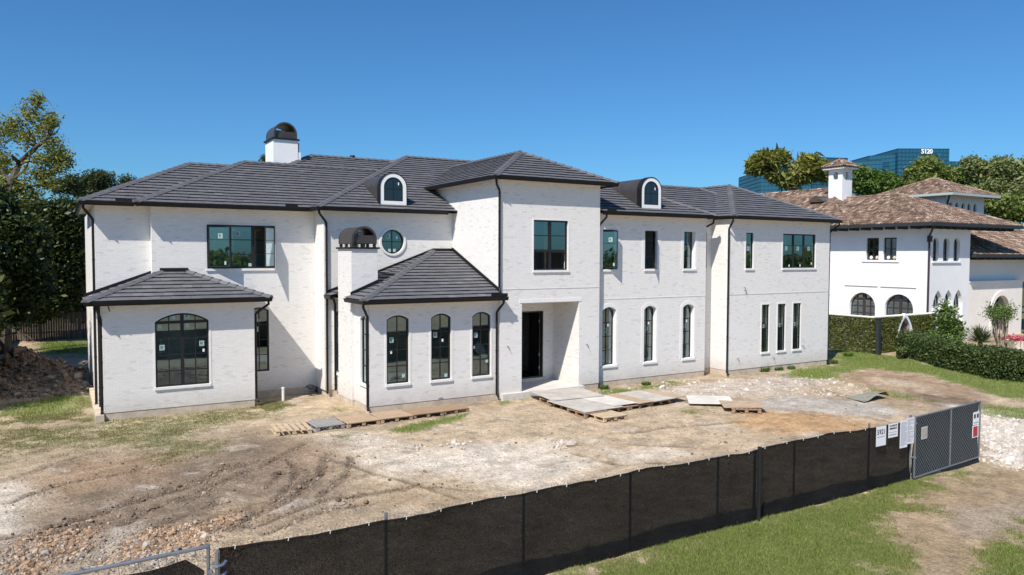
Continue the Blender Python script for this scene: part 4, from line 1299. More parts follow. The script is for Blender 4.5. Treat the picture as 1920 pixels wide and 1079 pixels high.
for o in NA[:2]:
    w = nwin(left(49.2), o, 2, 2, 0.16, brownfr)
    for k, c in ((0.25, curtain), (0.7, MAT["paper"])):
        y = o["u0"] + (o["u1"] - o["u0"]) * k
        MB().tube([(49.5, y, 5.40), (49.5, y, 5.55), (49.5, y, 5.78)], [0.14, 0.19, 0.05], 8).build("sill_ornament", c, w)
MB().pbox(left(49.2), 30.2, 32.95, 5.24, 5.34, 0, 0.07).build("sill", MAT["white"], NB)
for o in NA[2:]: nwin(left(49.2), o, 4, 5, 0.22, brownfr, bar=0.09)
for a, b in ((28.95, 31.5), (31.72, 34.3)): MB().pbox(left(49.2), a, b, 3.52, 3.60, 0, 0.07).build("drip_moulding", MAT["white"], NB)
for o in NBW[:3]: nwin(front(28.2), o, 2, 3, 0.2, brownfr)
MB().pbox(front(28.2), 49.6, 53.05, 5.2, 5.31, 0, 0.08).build("sill", MAT["white"], NB)
for o in NBW[3:]:
    w = nwin(front(28.2), o, 2, 6, 0.42, MAT["white"])
    MB().pbox(front(28.2), o["u0"] - 0.1, o["u0"] + 0.75, 2.0, 2.14, -0.4, 0.06).build("transom", MAT["white"], w)
nwall(front(29.4), 54.26, 72.0, 3.7, 5.9, [])
LA = op(58.9, 61.3, -0.4, 2.75, 1.05)
lm = nwall(front(28.9), 55.6, 63.2, -0.5, 3.75, [LA], m=lime)
MB().ring(front(28.9), outline(LA, 0.35, 0), outline(LA, 0.0, 0), -0.05, 0.05).build("arch_surround", lime, lm)
nwall(lambda u, z, d: (55.6 + (u - 28.9) * 0.05 - d, u, z), 28.9, 31.0, -0.5, 3.75, [], m=lime)
MB().box((55.55, 28.86, 3.75), (63.25, 29.4, 3.87)).build("coping", lime, NB)
do = MB().box((59.0, 29.6, -0.5), (61.2, 29.7, 2.6)).build("entrance_door", brownfr, NB)
nwall(front(30.0), 56, 63, -0.5, 3.7, [], m=lime)
MB().tube([(58.4, 28.8, 1.75), (58.4, 28.8, 2.05)], 0.12, 8).tube([(58.4, 28.85, 2.05), (58.4, 28.8, 2.35)], 0.03, 6).build("wall_lantern", darkwood, NB)
downs = MB(); downs.tube([(48.5, 27.5, 7.65), (48.9, 27.9, 7.2), (49.12, 28.12, 7.0), (49.12, 28.12, -0.3)], 0.07, 8).box((48.98, 27.98, 6.6), (49.24, 28.2, 7.0)).build("downspout", purple, NB)
MB().tube([(63.6, 28.0, 5.6), (63.4, 28.4, 5.1), (63.4, 28.75, 4.9), (63.4, 28.75, -0.3)], 0.07, 8).build("downspout", purple, NB)
clay_roof(48.1, 59.6, 27.4, 45.0, 7.8, 10.2, "FL")
clay_roof(48.04, 62.4, 33.02, 58.0, 7.81, 11.2, "FL", gz=False)
clay_roof(62.5, 69.8, 34.0, 41.3, 10.85, 12.45, "FL", gm=palegut)
clay_roof(54.5, 74.0, 28.0, 36.0, 5.75, 7.7, "FL")
N3 = [op(63.9 + k * 0.95, 64.4 + k * 0.95, 9.3, 10.2, 0.25) for k in range(5)]
nwall(front(35.0), 63.4, 69.4, 4.0, 10.85, N3)
nwall(left(63.4), 35.0, 41.0, 4.0, 10.85, [])
for o in N3: nwin(front(35.0), o, 1, 2, 0.15, brownfr)
MB().tube([(63.0, 34.5, 10.7), (63.5, 34.9, 10.2), (63.55, 34.92, 8.0)], 0.07, 8).build("downspout", darkwood, NB)
# louvred eyebrow vent in the tiles
ey = op(38.4, 39.7, 9.95, 10.45, 0.45)
evp = left(52.0)
ev = MB().prism([evp(u, z, 0) for u, z in outline(ey)], (2.2, 0, 0)).build("eyebrow_vent", MAT["cowl"], NB)
for k in range(4):
    q = clip_rect(outline(ey, -0.03), 0, 99, 9.99 + k * 0.1, 10.03 + k * 0.1)
    if q: MB().prism([evp(a, b, 0.0) for a, b in q], (-0.05, 0, 0)).build("louvre", clay, ev)
# bell-tower chimney
cx, cy = 53.75, 38.1
ch = MB()
ct = MB().box((cx - 0.62, cy - 0.62, 9.4), (cx + 0.62, cy + 0.62, 11.75)).build("chimney", stucco, NB, label="white bell tower chimney with small tiled cap")
for P, a0, dx, dy in ((front(cy - 0.62), cx, 0, 0), (left(cx - 0.62), cy, 0, 0)):
    o = op(a0 - 0.22, a0 + 0.22, 11.75, 12.35, 0.22)
    wall(P, a0 - 0.62, a0 + 0.62, 11.75, 12.55, [o], NB, m=stucco, t=0.15, name="belfry_wall")
for P, a0 in ((lambda u, z, d: (u, cy + 0.62 + d, z), cx), (right(cx + 0.62), cy)):
    wall(P, a0 - 0.62, a0 + 0.62, 11.75, 12.55, [op(a0 - 0.22, a0 + 0.22, 11.75, 12.35, 0.22)], NB, m=stucco, t=0.15, name="belfry_wall")
MB().box((cx - 0.95, cy - 0.95, 12.55), (cx + 0.95, cy + 0.95, 12.68)).build("cornice", stucco, ct)
clay_roof(cx - 1.0, cx + 1.0, cy - 1.0, cy + 1.0001, 12.7, 13.3, "FL", gz=False)

# ivy covered garden wall with a pointed opening
GW = thing("garden_wall", "ivy covered garden wall with pointed white framed opening beside the villa", "wall", (43.0, 28.5, -0.3))
PO = op(44.45, 45.75, 0.35, 1.85, kind="point")
wall(front(27.3), 41.9, 49.1, -0.5, 1.92, [PO], GW, m=stucco, t=0.3)
wall(left(41.9), 27.32, 48.0, -0.5, 1.92, [], GW, m=stucco, t=0.3)
MB().box((41.8, 27.2, 1.93), (49.05, 27.7, 1.98)).build("coping", lime, GW)
MB().box((41.8, 27.72, 1.93), (42.3, 48.0, 1.985)).build("coping", lime, GW)
MB().ring(front(27.3), outline(PO, 0.22), outline(PO, 0.0), -0.1, 0.12).build("opening_frame", MAT["white"], GW)
brickred = mat("red_brown_grille", (0.22, 0.075, 0.045), 0.8)
PI = outline(PO, -0.01)
for k in range(-12, 22):
    for sg in (1, -1):
        c = 44.45 + k * 0.15
        a = [(c, 0.3), (c + 0.04, 0.3), (c + 0.04 + 1.6 * sg, 1.9), (c + 1.6 * sg, 1.9)]
        q = PI
        n_ = (1.6 * sg, 1.6)
        L_ = math.hypot(*n_); nx1, ny1 = -n_[1] / L_, n_[0] / L_
        o_ = nx1 * c + ny1 * 0.3
        q = clip(clip(q, nx1, ny1, o_ + 0.02), -nx1, -ny1, -(o_ - 0.02))
        if len(q) >= 3: MB().prism([(u, 27.42 + 0.02 * sg, z) for u, z in q], (0, 0.03, 0)).build("grille_bar", brickred, GW)
post = MB().box((41.50, 26.62, -0.6), (41.72, 26.84, 1.92)).box((41.47, 26.59, 1.92), (41.75, 26.87, 1.98))
props(post.build("fence_post", darkwood), "dark square post standing in front of the ivy wall corner", "post")


# ------------------------------------------------------------------ far office building
OB = thing("office_building", "blue green glass office building with white number 5120 near its roof", "office building", (380.0, 250.0, -1.0))
og, t, b = new_mat("blue_green_curtain_wall")
b.inputs["Base Color"].default_value = (0.014, 0.095, 0.155, 1); b.inputs["Roughness"].default_value = 0.12; b.inputs["Metallic"].default_value = 0.0; b.inputs["Specular IOR Level"].default_value = 0.9
omull = mat("dark_blue_mullion", (0.012, 0.06, 0.095), 0.6)
UX = np.array([0.856, -0.517]); UY = np.array([0.517, 0.856])      # across the view, away from the camera


def oblock(l0, l1, d0, d1, zt, skew=0.0):
    """glass block: lateral range at d0, set back to d1, roof height zt; skew tilts the front face"""
    def Q(l, d): p = UX * l + UY * d; return (p[0], p[1])
    f0, f1 = Q(l0, d0 + skew), Q(l1, d0); b1, b0 = Q(l1, d1), Q(l0, d1)
    mb = MB(); mb.prism([(*f0, -1), (*f1, -1), (*b1, -1), (*b0, -1)], (0, 0, zt + 1))
    w = mb.build("wall", og, OB)
    m = MB()
    for (a, c) in ((f0, f1), (b0, f0)):
        a, c = np.array(a), np.array(c); L = np.linalg.norm(c - a); e = (c - a) / L; n = np.array([e[1], -e[0]])
        k = 0
        while k * 2.0 < L:
            p = a + e * k * 2.0; q = p + e * 0.22
            m.prism([(*(p + n * 0.12), 10), (*(q + n * 0.12), 10), (*(q - n * 0.1), 10), (*(p - n * 0.1), 10)], (0, 0, zt - 10.0)); k += 1
        z = zt - 0.3
        while z > 15:
            m.prism([(*(a + n * 0.14), z), (*(c + n * 0.14), z), (*(c - n * 0.1), z), (*(a - n * 0.1), z)], (0, 0, 0.3)); z -= 2.05
    m.build("mullion", omull, w, kind="stuff")


PXL = 400.0 / FPX
oblock((1425 - 960) * PXL, (1512 - 960) * PXL, 396, 440, 51.5, 6)
oblock((1508 - 960) * PXL, (1591 - 960) * PXL, 404, 450, 58.4, -5)
oblock((1588 - 960) * PXL, (1650 - 960) * PXL, 400, 450, 57.0, 8)
oblock((1643 - 960) * PXL, (1680 - 960) * PXL, 402, 450, 60.6, 9)
oblock((1678 - 960) * PXL, (1774 - 960) * PXL, 400, 452, 63.0, 0)
oblock((1772 - 960) * PXL, (1820 - 960) * PXL, 404, 450, 56.8, 0)


def text_mesh(body, size, depth, m, bold=0.0, align="CENTER"):
    cu = bpy.data.curves.new("lettering", "FONT")
    cu.body = body; cu.size = size; cu.extrude = depth; cu.offset = bold; cu.align_x = align; cu.resolution_u = 2
    o = bpy.data.objects.new("lettering", cu); COL.objects.link(o)
    dg = bpy.context.evaluated_depsgraph_get()
    me = bpy.data.meshes.new_from_object(o.evaluated_get(dg))
    bpy.data.objects.remove(o)
    me.materials.clear(); me.materials.append(m)
    return me


for k, ch_ in enumerate("5120"):
    o = link("number_digit", text_mesh(ch_, 3.3, 0.2, MAT["white"], 0.10), OB)
    p = UX * ((1723.2 + k * 5.2 - 960) * PXL) + UY * 399.4
    ang = math.atan2(UX[1], UX[0])
    o.matrix_basis = Matrix.Translation((p[0], p[1], 60.3)) @ Matrix.Rotation(ang, 4, "Z") @ Matrix.Rotation(R(90), 4, "X")
    o.matrix_parent_inverse = Matrix.Translation(OB.location).inverted()


# ------------------------------------------------------------------ construction fence
FY, FZ, FTOP = 11.76, -0.56, 1.15
m, t, b = new_mat("black_privacy_mesh")
b.inputs["Roughness"].default_value = 0.9; b.inputs["Specular IOR Level"].default_value = 0.15
t.links.new(_mixc(t, 1.0, (0.0085, 0.0079, 0.0077), _ramp(t, _noise(t, 7, 6, 0.7, (0.6, 1, 1.6)), [(0.25, (0.45,) * 3), (0.75, (2.1,) * 3)]), "MULTIPLY"), b.inputs["Base Color"])
tr = t.nodes.new("ShaderNodeBsdfTransparent"); mx = t.nodes.new("ShaderNodeMixShader")
wv = t.nodes.new("ShaderNodeTexNoise"); wv.inputs["Scale"].default_value = 90
g_ = t.nodes.new("ShaderNodeNewGeometry"); t.links.new(g_.outputs["Position"], wv.inputs["Vector"])
t.links.new(_math(t, "MULTIPLY", _ramp(t, wv.outputs["Fac"], [(0.4, (0.0,) * 3), (0.62, (0.09,) * 3)]), 1.0), mx.inputs[0])
t.links.new(b.outputs[0], mx.inputs[1]); t.links.new(tr.outputs[0], mx.inputs[2]); t.links.new(mx.outputs[0], t.nodes["Material Output"].inputs[0])
MAT["screen"] = m
MAT["hem"] = mat("black_webbing_hem", (0.010, 0.010, 0.011), 0.7)
MAT["tie"] = mat("white_cable_tie", (0.62, 0.62, 0.60), 0.5)
FENCE = thing("construction_fence", "long construction fence wrapped in black privacy mesh along the front of the site", "fence", (11.0, FY, FZ))
PX = [1.98, 4.66, 7.41, 10.02, 12.55, 13.74, 15.14, 18.09, 19.92]
SWAY = lambda x: 0.03 * math.sin(x * 1.3) + 0.025 * math.sin(x * 3.1 + 1)
TOPZ = lambda x: FTOP + 0.02 * math.sin(x * 0.9) - 0.015 * abs(math.sin((x - 1.98) * 2.6 + 0.4 * math.sin(x)))
for k, x in enumerate(PX):
    e = 0.12 if k in (1, 7) else 0.0
    if k == 0: e = 0.02
    MB().tube([(x, FY + 0.06, -0.9), (x, FY + 0.06 + SWAY(x) * 0.3, FTOP - 0.03 + e)], 0.036 if k == 5 else 0.03, 8).build("post", MAT["steel"], FENCE)
    if k < len(PX) - 1:
        x1 = PX[k + 1]; n = max(8, int((x1 - x) / 0.11))
        V, F_ = [], []
        for j in range(9):
            for i in range(n + 1):
                u = x + (x1 - x) * i / n
                v = j / 8
                bow = math.sin(math.pi * i / n)
                zb = hz(u, FY) - 0.02 + 0.02 * math.sin(u * 4.0)
                y = FY + SWAY(u) * (0.4 + v) + bow * (0.06 * math.sin(math.pi * v) + 0.014 * math.sin(u * 9 + v * 5)) - 0.012 * math.sin(v * 9 + u * 2) + 0.05 * (float(vn(np.array(u * 2.6), np.array(v * 2.2 + u), 5)) - 0.5) + 0.03 * (float(vn(np.array(u * 6.5 + v * 3), np.array(v * 6), 6)) - 0.5)
                V.append((u, y, zb + (TOPZ(u) - zb) * v))
        for j in range(8):
            for i in range(n): F_.append((j * (n + 1) + i, j * (n + 1) + i + 1, (j + 1) * (n + 1) + i + 1, (j + 1) * (n + 1) + i))
        link("screen_panel", mesh("screen_panel", V, F_, MAT["screen"], smooth=True), FENCE)
        hm = MB()
        tp = [V[8 * (n + 1) + i] for i in range(n + 1)]
        hm.tube([(a, b_ - 0.004, c) for a, b_, c in tp], 0.013, 5); hm.build("hem", MAT["hem"], FENCE)
        m_ = max(2, round((x1 - x) / 0.62))
        for i in range(m_):
            u = x + (x1 - x) * (i + 0.5) / m_
            j = int((u - x) / (x1 - x) * n)
            a = tp[j]
            MB().tube([(a[0], a[1] - 0.022, a[2] - 0.022), (a[0] + 0.01, a[1] - 0.02, a[2] + 0.02), (a[0] - 0.03, a[1] - 0.01, a[2] + 0.035)], 0.0085, 5).build("cable_tie", MAT["tie"], FENCE)
kn = MB()
for i in range(int((19.8 - 2.0) / 0.075)):
    u = 2.02 + i * 0.075
    z = TOPZ(u); y = FY + SWAY(u) * 1.4 + 0.05
    kn.tube([(u, y, z - 0.05), (u + 0.015, y, z + 0.03 + random.uniform(0, 0.035)), (u + 0.045, y + random.uniform(-.01, .01), z + 0.055 + random.uniform(-0.02, 0.02))], 0.0036, 4)
kn.build("wire_end", MAT["steel"], FENCE, kind="stuff")
MB().tube([(13.78, FY - 0.05, -0.55), (13.79, FY - 0.06, 0.3), (13.78, FY - 0.05, 1.2)], 0.05, 8).build("lapped_seam", MAT["hem"], FENCE)


def chainlink(P, w, h, pitch, r, m, par):
    mb = MB(); d = pitch
    for sg in (1, -1):
        c = -h
        while c < w + h:
            x0, z0, x1, z1 = (c, 0, c + h, h) if sg > 0 else (c + h, 0, c, h)
            lo, hi = 0.0, 1.0
            for a, bb in ((x0, x1),):
                if abs(bb - a) > 1e-9:
                    t0, t1 = (0 - a) / (bb - a), (w - a) / (bb - a)
                    lo, hi = max(lo, min(t0, t1)), min(hi, max(t0, t1))
            if hi - lo > 0.02:
                p = lambda q: P(x0 + (x1 - x0) * q, z0 + (z1 - z0) * q, 0.004 * sg)
                mb.tube([p(lo), p(hi)], r, 4, cap=False)
            c += d
    return mb.build("chain_link", m, par, kind="stuff")


# the gate panel leaning open at the right end
GATE = thing("site_gate", "galvanised chain link gate backed with black mesh at the right end of the fence", "gate", (20.0, 11.6, -0.55))
gA, gB = Vector((19.97, 11.69, 0)), Vector((23.52, 11.80, 0))
gd = (gB - gA).normalized(); gn = Vector((gd.y, -gd.x, 0))
GW_, GZ0, GZ1 = (gB - gA).length, -0.46, 1.22
def PG(u, z, d): q = gA + gd * u + gn * d; return (q.x, q.y, GZ0 + z + 0.02 * u)
GHT = GZ1 - GZ0
fr = MB()
fr.tube([PG(0, 0, 0), PG(GW_, 0, 0), PG(GW_, GHT, 0), PG(0, GHT, 0), PG(0, 0, 0)], 0.027, 8)
fr.build("frame", MAT["steel"], GATE)
MB().tube([PG(GW_ * 0.53, 0, 0), PG(GW_ * 0.53, GHT, 0)], 0.022, 8).build("brace", MAT["steel"], GATE)
MAT["wire"] = mat("galvanised_wire", (0.17, 0.195, 0.215), 0.6)
chainlink(lambda u, z, d: PG(u, z, 0.012 + d), GW_, GHT, 0.125, 0.0034, MAT["wire"], GATE)
MAT["bscreen"] = mat("blue_black_mesh", (0.0045, 0.008, 0.011), 0.8, noise=(8, 0.4))
V, F_ = [], []
for j in range(7):
    for i in range(25):
        V.append(PG(GW_ * i / 24, -0.05 + (GHT + 0.03) * j / 6 + (0.008 * math.sin(i * 0.8) if j == 6 else 0), -0.05 - 0.03 * math.sin(i * 0.7 + j)))
for j in range(6):
    for i in range(24): F_.append((j * 25 + i, j * 25 + i + 1, (j + 1) * 25 + i + 1, (j + 1) * 25 + i))
link("screen_panel", mesh("screen_panel", V, F_, MAT["bscreen"], smooth=True), GATE)
MB().tube([(23.62, 11.98, -0.9), (23.62, 11.98, 1.28)], 0.035, 8).build("post", MAT["steel"], GATE)
MB().tube([(19.93, 11.80, -0.9), (19.93, 11.80, 1.26)], 0.035, 8).build("post", MAT["steel"], GATE)
for z in (0.1, 1.05): MB().tube([(19.93, 11.78, z), (19.95, 11.68, z), (20.0, 11.67, z)], 0.03, 6).build("hinge", MAT["steel"], GATE)
MB().tube([PG(GW_ - 0.02, -0.05, -0.1), PG(GW_ - 0.1, -0.12, -0.02), PG(GW_ * 0.6, -0.10, 0.03), PG(GW_ * 0.4, -0.05, 0.0)], [0.10, 0.085, 0.05, 0.02], 7).build("rolled_mesh", MAT["hem"], GATE)


# paper notices on the fence and signs on the gate
def notice(label, x0, x1, z0, z1, lines, tilt=0.0, y=FY - 0.06, m=None, cat="notice", group=None):
    n = thing("notice", label, cat, ((x0 + x1) / 2, y, z0), group)
    yc = y + SWAY((x0 + x1) / 2) * 1.35 - 0.012
    P = lambda u, z, d: (u, yc - d, z + (u - x0) * tilt)
    MB().pbox(P, x0, x1, z0, z1, 0.0, 0.004).build("sheet", m or MAT["paper"], n)
    for kind, u, z, s, txt in lines:
        if kind == "t":
            o = link("lettering", text_mesh(txt, s, 0.001, MAT["ink"], 0.002 if s > 0.05 else 0.001), n)
            o.matrix_basis = Matrix.Translation(P(x0 + (x1 - x0) * u, z0 + (z1 - z0) * z, 0.008)) @ Matrix.Rotation(R(90), 4, "X")
            o.matrix_parent_inverse = Matrix.Translation(n.location).inverted()
        else:
            mb = MB()
            for a in range(txt):
                zz = z0 + (z1 - z0) * (z - a * s)
                w_ = random.uniform(0.86, 0.96) if random.random() < 0.8 else random.uniform(0.3, 0.7)
                mb.pbox(P, x0 + (x1 - x0) * 0.07, x0 + (x1 - x0) * w_, zz, zz + (z1 - z0) * s * 0.42, 0.005, 0.007)
            mb.build("small_print", MAT["inkgrey"], n, kind="stuff")
    return n


notice("white paper with handwritten number 5921 on the black mesh", 18.20, 18.63, 0.63, 1.15, [("t", 0.5, 0.60, 0.185, "5921"), ("p", 0, 0.45, 0.10, 1)])
notice("small white in case of emergency paper with bold heading on the mesh", 18.71, 19.13, 0.80, 1.17, [("t", 0.5, 0.80, 0.062, "IN CASE OF"), ("t", 0.5, 0.60, 0.058, "EMERGENCY"), ("p", 0, 0.36, 0.11, 1), ("p", 0, 0.16, 0.20, 1)])
notice("left sheet of the two dense printed permit pages on the fence", 19.22, 19.56, 0.46, 1.19, [("p", 0, 0.94, 0.036, 25)])
notice("right sheet of the two dense printed permit pages beside the gate", 19.565, 19.92, 0.52, 1.23, [("p", 0, 0.94, 0.036, 25)], y=FY - 0.063)


def gsign(label, u0, u1, z0, z1, m, parts, cat="sign"):
    c = PG((u0 + u1) / 2, z0, 0.03)
    n = thing("gate_sign", label, cat, c)
    MB().pbox(lambda u, z, d: PG(u, z, d + 0.025), u0, u1, z0, z1, 0, 0.006).build("plate", m, n)
    for (a, b_, c_, d_, mm, nm) in parts:
        MB().pbox(lambda u, z, d: PG(u, z, d + 0.025), u0 + (u1 - u0) * a, u0 + (u1 - u0) * b_, z0 + (z1 - z0) * c_, z0 + (z1 - z0) * d_, 0.006, 0.009).build(nm, mm, n)
    return n


gsign("small white sign with two dark blocks, topmost on the chain link gate", GW_ - 0.46, GW_ - 0.10, 1.02, 1.40, MAT["paper"], ((0.12, 0.40, 0.52, 0.84, MAT["ink"], "dark_block"), (0.60, 0.88, 0.52, 0.84, MAT["ink"], "dark_block"), (0.1, 0.9, 0.12, 0.22, MAT["inkgrey"], "caption")))
gsign("red and white sign below the small white sign on the gate", GW_ - 0.48, GW_ - 0.10, 0.64, 1.0, MAT["paper"], ((0.10, 0.72, 0.08, 0.92, MAT["red"], "red_field"), (0.74, 0.94, 0.08, 0.92, MAT["inkgrey"], "caption")))
gsign("small faded square card tied near the left end of the gate", 0.28, 0.58, 1.02, 1.36, mat("faded_card", (0.55, 0.52, 0.47), 0.7), ((0.1, 0.9, 0.1, 0.9, mat("faded_print", (0.40, 0.37, 0.33), 0.7, noise=(20, 0.3)), "faded_print"),))

# the second gate at the lower left corner
G2 = thing("site_gate", "galvanised pipe gate with sagging black mesh in the lower left corner", "gate", (0.0, 11.5, -0.55))
rail = [(1.80, 11.62, 1.30), (-0.4, 11.50, 1.30), (-2.2, 11.42, 1.30)]
MB().tube(rail, 0.028, 8).build("top_rail", MAT["steel"], G2)
MB().tube([(1.80, 11.62, 1.33), (1.80, 11.62, -0.55)], 0.026, 8).build("upright", MAT["steel"], G2)
for i in range(16):
    x = 1.62 - i * 0.25; y = 11.62 - (1.8 - x) * 0.05
    MB().tube([(x, y, 1.31), (x + 0.01, y, 1.17), (x + 0.05, y, 1.10)], 0.006, 4).build("tie_wire", MAT["steel"], G2)
V, F_ = [], []
for j in range(6):
    for i in range(31):
        x = 1.74 - i * 0.13; y = 11.60 - (1.8 - x) * 0.05
        top = 1.205 - 0.03 * min(1, i / 8) - 0.0035 * i + 0.008 * math.sin(i * 0.9)
        if i < 2: top -= 0.12 * (2 - i)
        V.append((x, y - 0.04 - 0.03 * math.sin(i * 0.6 + j), -0.55 + (top + 0.55) * j / 5))
for j in range(5):
    for i in range(30): F_.append((j * 31 + i, j * 31 + i + 1, (j + 1) * 31 + i + 1, (j + 1) * 31 + i))
link("screen_panel", mesh("screen_panel", V, F_, MAT["screen"], smooth=True), G2)
MB().add([(1.28, 11.48, 1.06), (0.82, 11.45, 1.00), (0.84, 11.45, 0.35), (1.30, 11.48, 0.4)], [(0, 1, 2, 3)]).build("folded_mesh", MAT["hem"], G2)
P2 = thing("gate_post", "short galvanised gate post with clamps between the lower left gate and the fence", "post", (1.90, 11.4, -0.6))
MB().tube([(1.90, 11.50, -0.8), (1.90, 11.50, 1.24)], 0.034, 8).build("pole", MAT["steel"], P2)
for z in (1.02, 0.86): MB().tube([(1.84, 11.5, z), (1.90, 11.44, z + 0.02), (1.98, 11.46, z + 0.03), (2.03, 11.52, z + 0.05)], 0.022, 6).build("clamp", MAT["steel"], P2)
MB().tube([(1.82, 11.56, 0.95), (1.82, 11.42, 0.95)], 0.03, 6).build("clamp", MAT["steel"], P2)

# ------------------------------------------------------------------ pallets and plywood walkway
WOODS = [mat("new_pallet_wood", (0.52, 0.40, 0.26), 0.85, noise=(3, 0.25, (1, 5, 5)), bump=(30, 0.3, 0.004)),
         mat("weathered_grey_wood", (0.30, 0.285, 0.265), 0.9, noise=(3, 0.25, (1, 5, 5)), bump=(30, 0.3, 0.004)),
         mat("tan_pallet_wood", (0.44, 0.31, 0.20), 0.85, noise=(3, 0.25, (1, 5, 5)), bump=(30, 0.3, 0.004)),
         mat("brown_pallet_wood", (0.33, 0.22, 0.135), 0.85, noise=(3, 0.25, (1, 5, 5)), bump=(30, 0.3, 0.004))]
MAT["nailwood"] = mat("dark_block_wood", (0.16, 0.10, 0.06), 0.9)


def pallet(label, x, y, rot, wood, w=1.15, d=1.15, boards=7, gap=0.045, z=None, tilt=0.0, group="wooden pallets laid as a walkway"):
    z = hz(x, y) if z is None else z
    r = thing("pallet", label, "pallet", (x, y, z), group)
    r.rotation_euler = (0, 0, 0)
    Mx = Matrix.Translation((x, y, z)) @ Matrix.Rotation(rot, 4, "Z") @ Matrix.Rotation(tilt, 4, "Y")
    inv = Matrix.Translation((x, y, z)).inverted()

    def piece(name, a, b_, m):
        o = MB().box(a, b_).build(name, m, r)
        o.matrix_parent_inverse = inv; o.matrix_basis = Mx
    bw = (w - gap * (boards - 1)) / boards
    for k in range(boards):
        u = -w / 2 + k * (bw + gap)
        piece("deck_board", (u, -d / 2, 0.139 + random.uniform(0, .004)), (u + bw, d / 2 + random.uniform(-.02, .02), 0.160), WOODS[wood])
    for v in (-d / 2 + 0.01, -0.045, d / 2 - 0.10):
        piece("stringer", (-w / 2 + 0.005, v, 0.118), (w / 2 - 0.005, v + 0.09, 0.1385), WOODS[wood])
        for u in (-w / 2 + 0.01, -0.06, w / 2 - 0.13): piece("block", (u, v + 0.004, 0.018), (u + 0.12, v + 0.088, 0.1175), WOODS[wood])
    for k in range(4):
        u = -w / 2 + k * (w - 0.09) / 3
        piece("base_board", (u, -d / 2, 0.0), (u + 0.09, d / 2, 0.0175), WOODS[wood])
    return r


pallet("pale new pallet with wide gaps, leftmost of the row along the bay", 6.50, 24.98, R(-4), 0, 1.16, 1.2, 6, 0.075, tilt=R(2))
pallet("grey weathered pallet second from the left in the row", 7.68, 25.02, R(2), 1, 1.0, 1.1, 8, 0.03)
pallet("tan pallet in front of the bay corner downspout", 8.83, 25.02, R(3), 2, 1.2, 1.15, 9, 0.012)
pallet("tan pallet under the left window of the bay", 10.08, 25.05, R(1), 2, 1.22, 1.15, 9, 0.012)
pallet("brown pallet under the middle window of the bay", 11.34, 25.08, R(0), 3, 1.22, 1.05, 9, 0.014)
pallet("brown pallet at the right end of the row by the bay", 12.52, 25.18, R(2), 3, 1.1, 0.95, 8, 0.02)
for lab, x, y, rot, wd in (("pallet under the grey plywood at the near end of the walkway", 16.75, 22.25, R(2), 3), ("pallet under the walkway nearest the porch step", 16.95, 24.45, R(3), 3), ("pallet under the walkway between porch and corner", 16.85, 23.35, R(1), 3),
                           ("pallet under the walkway corner sheets", 17.95, 22.45, R(3), 3), ("pallet under the brown plywood strip", 19.1, 22.55, R(2), 3), ("pallet under the grey plywood right of the brown strip", 20.25, 22.65, R(2), 3),
                           ("uncovered brown pallet sticking out at the near corner of the walkway", 17.0, 21.45, R(2), 0),
                           ("brown pallet under the last tilted board at the right end", 22.55, 19.95, R(-38), 3)):
    pallet(lab, x, y, rot, wd, 1.1, 1.1, 7, 0.03)
PLY = [mat("grey_plywood", (0.46, 0.42, 0.37), 0.9, noise=(1.6, 0.22), bump=(25, 0.2, 0.004)), mat("brown_plywood", (0.42, 0.31, 0.21), 0.9, noise=(1.8, 0.22, (1, 4, 1)), bump=(25, 0.2, 0.004)),
       mat("pale_dusty_plywood", (0.60, 0.56, 0.50), 0.9, noise=(1.5, 0.15), bump=(25, 0.2, 0.004))]


def sheet(label, x, y, w, d, rot, z, m, curl=0.0, tilt=(0, 0), cat="plywood sheet"):
    n = 8; V, F_ = [], []
    for s in (0, -0.018):
        for j in range(n + 1):
            for i in range(n + 1):
                u, v = i / n - 0.5, j / n - 0.5
                lift = curl * (max(0, -u * 2) ** 2) * (0.5 + v) + tilt[0] * u * w + tilt[1] * v * d
                V.append((u * w, v * d, lift + s))
    q = (n + 1) ** 2
    for j in range(n):
        for i in range(n):
            a = j * (n + 1) + i
            F_ += [(a, a + 1, a + n + 2, a + n + 1), (q + a, q + a + n + 1, q + a + n + 2, q + a + 1)]
    for i in range(n):
        for a, b_ in ((i, i + 1), (n * (n + 1) + i + 1, n * (n + 1) + i), ((i + 1) * (n + 1), i * (n + 1)), (i * (n + 1) + n, (i + 1) * (n + 1) + n)): F_.append((a, q + a, q + b_, b_))
    o = link("plywood_sheet", mesh("plywood_sheet", V, F_, PLY[m]), None, label=label, cat=cat, group="plywood sheets of the walkway")
    o.location = (x, y, z); o.rotation_euler = (0, 0, rot)
    return o


gp = hz(17, 23) + 0.185
sheet("grey plywood sheet against the porch slab with a lifted left corner", 17.55, 24.75, 2.44, 1.9, R(-3), 0.002, 0, 0.05, (0.0, 0.02))
sheet("large grey plywood sheet at the near corner of the walkway", 17.15, 22.95, 1.9, 2.30, R(3), gp + 0.012, 0, 0.02, (0.005, 0.015))
sheet("pale plywood sheet at the inner corner of the walkway", 18.35, 23.0, 1.2, 1.95, R(4), gp + 0.030, 2, 0.0, (-0.01, 0.0))
sheet("brown plywood strip across the middle of the walkway", 19.3, 23.0, 0.85, 2.1, R(5), gp + 0.012, 1)
sheet("grey plywood sheet right of the brown strip", 20.3, 23.05, 1.2, 2.1, R(4), gp + 0.016, 0, 0.0, (0.005, 0))
sheet("brown plywood sheet at the right end of the straight walkway", 21.25, 23.2, 0.8, 2.0, R(6), gp - 0.01, 1)
sheet("pale dusty plywood square stepping down toward the orange dirt", 22.35, 21.55, 1.75, 1.55, R(-40), hz(22.4, 21.5) + 0.14, 2, 0.0, (0.02, 0.02))
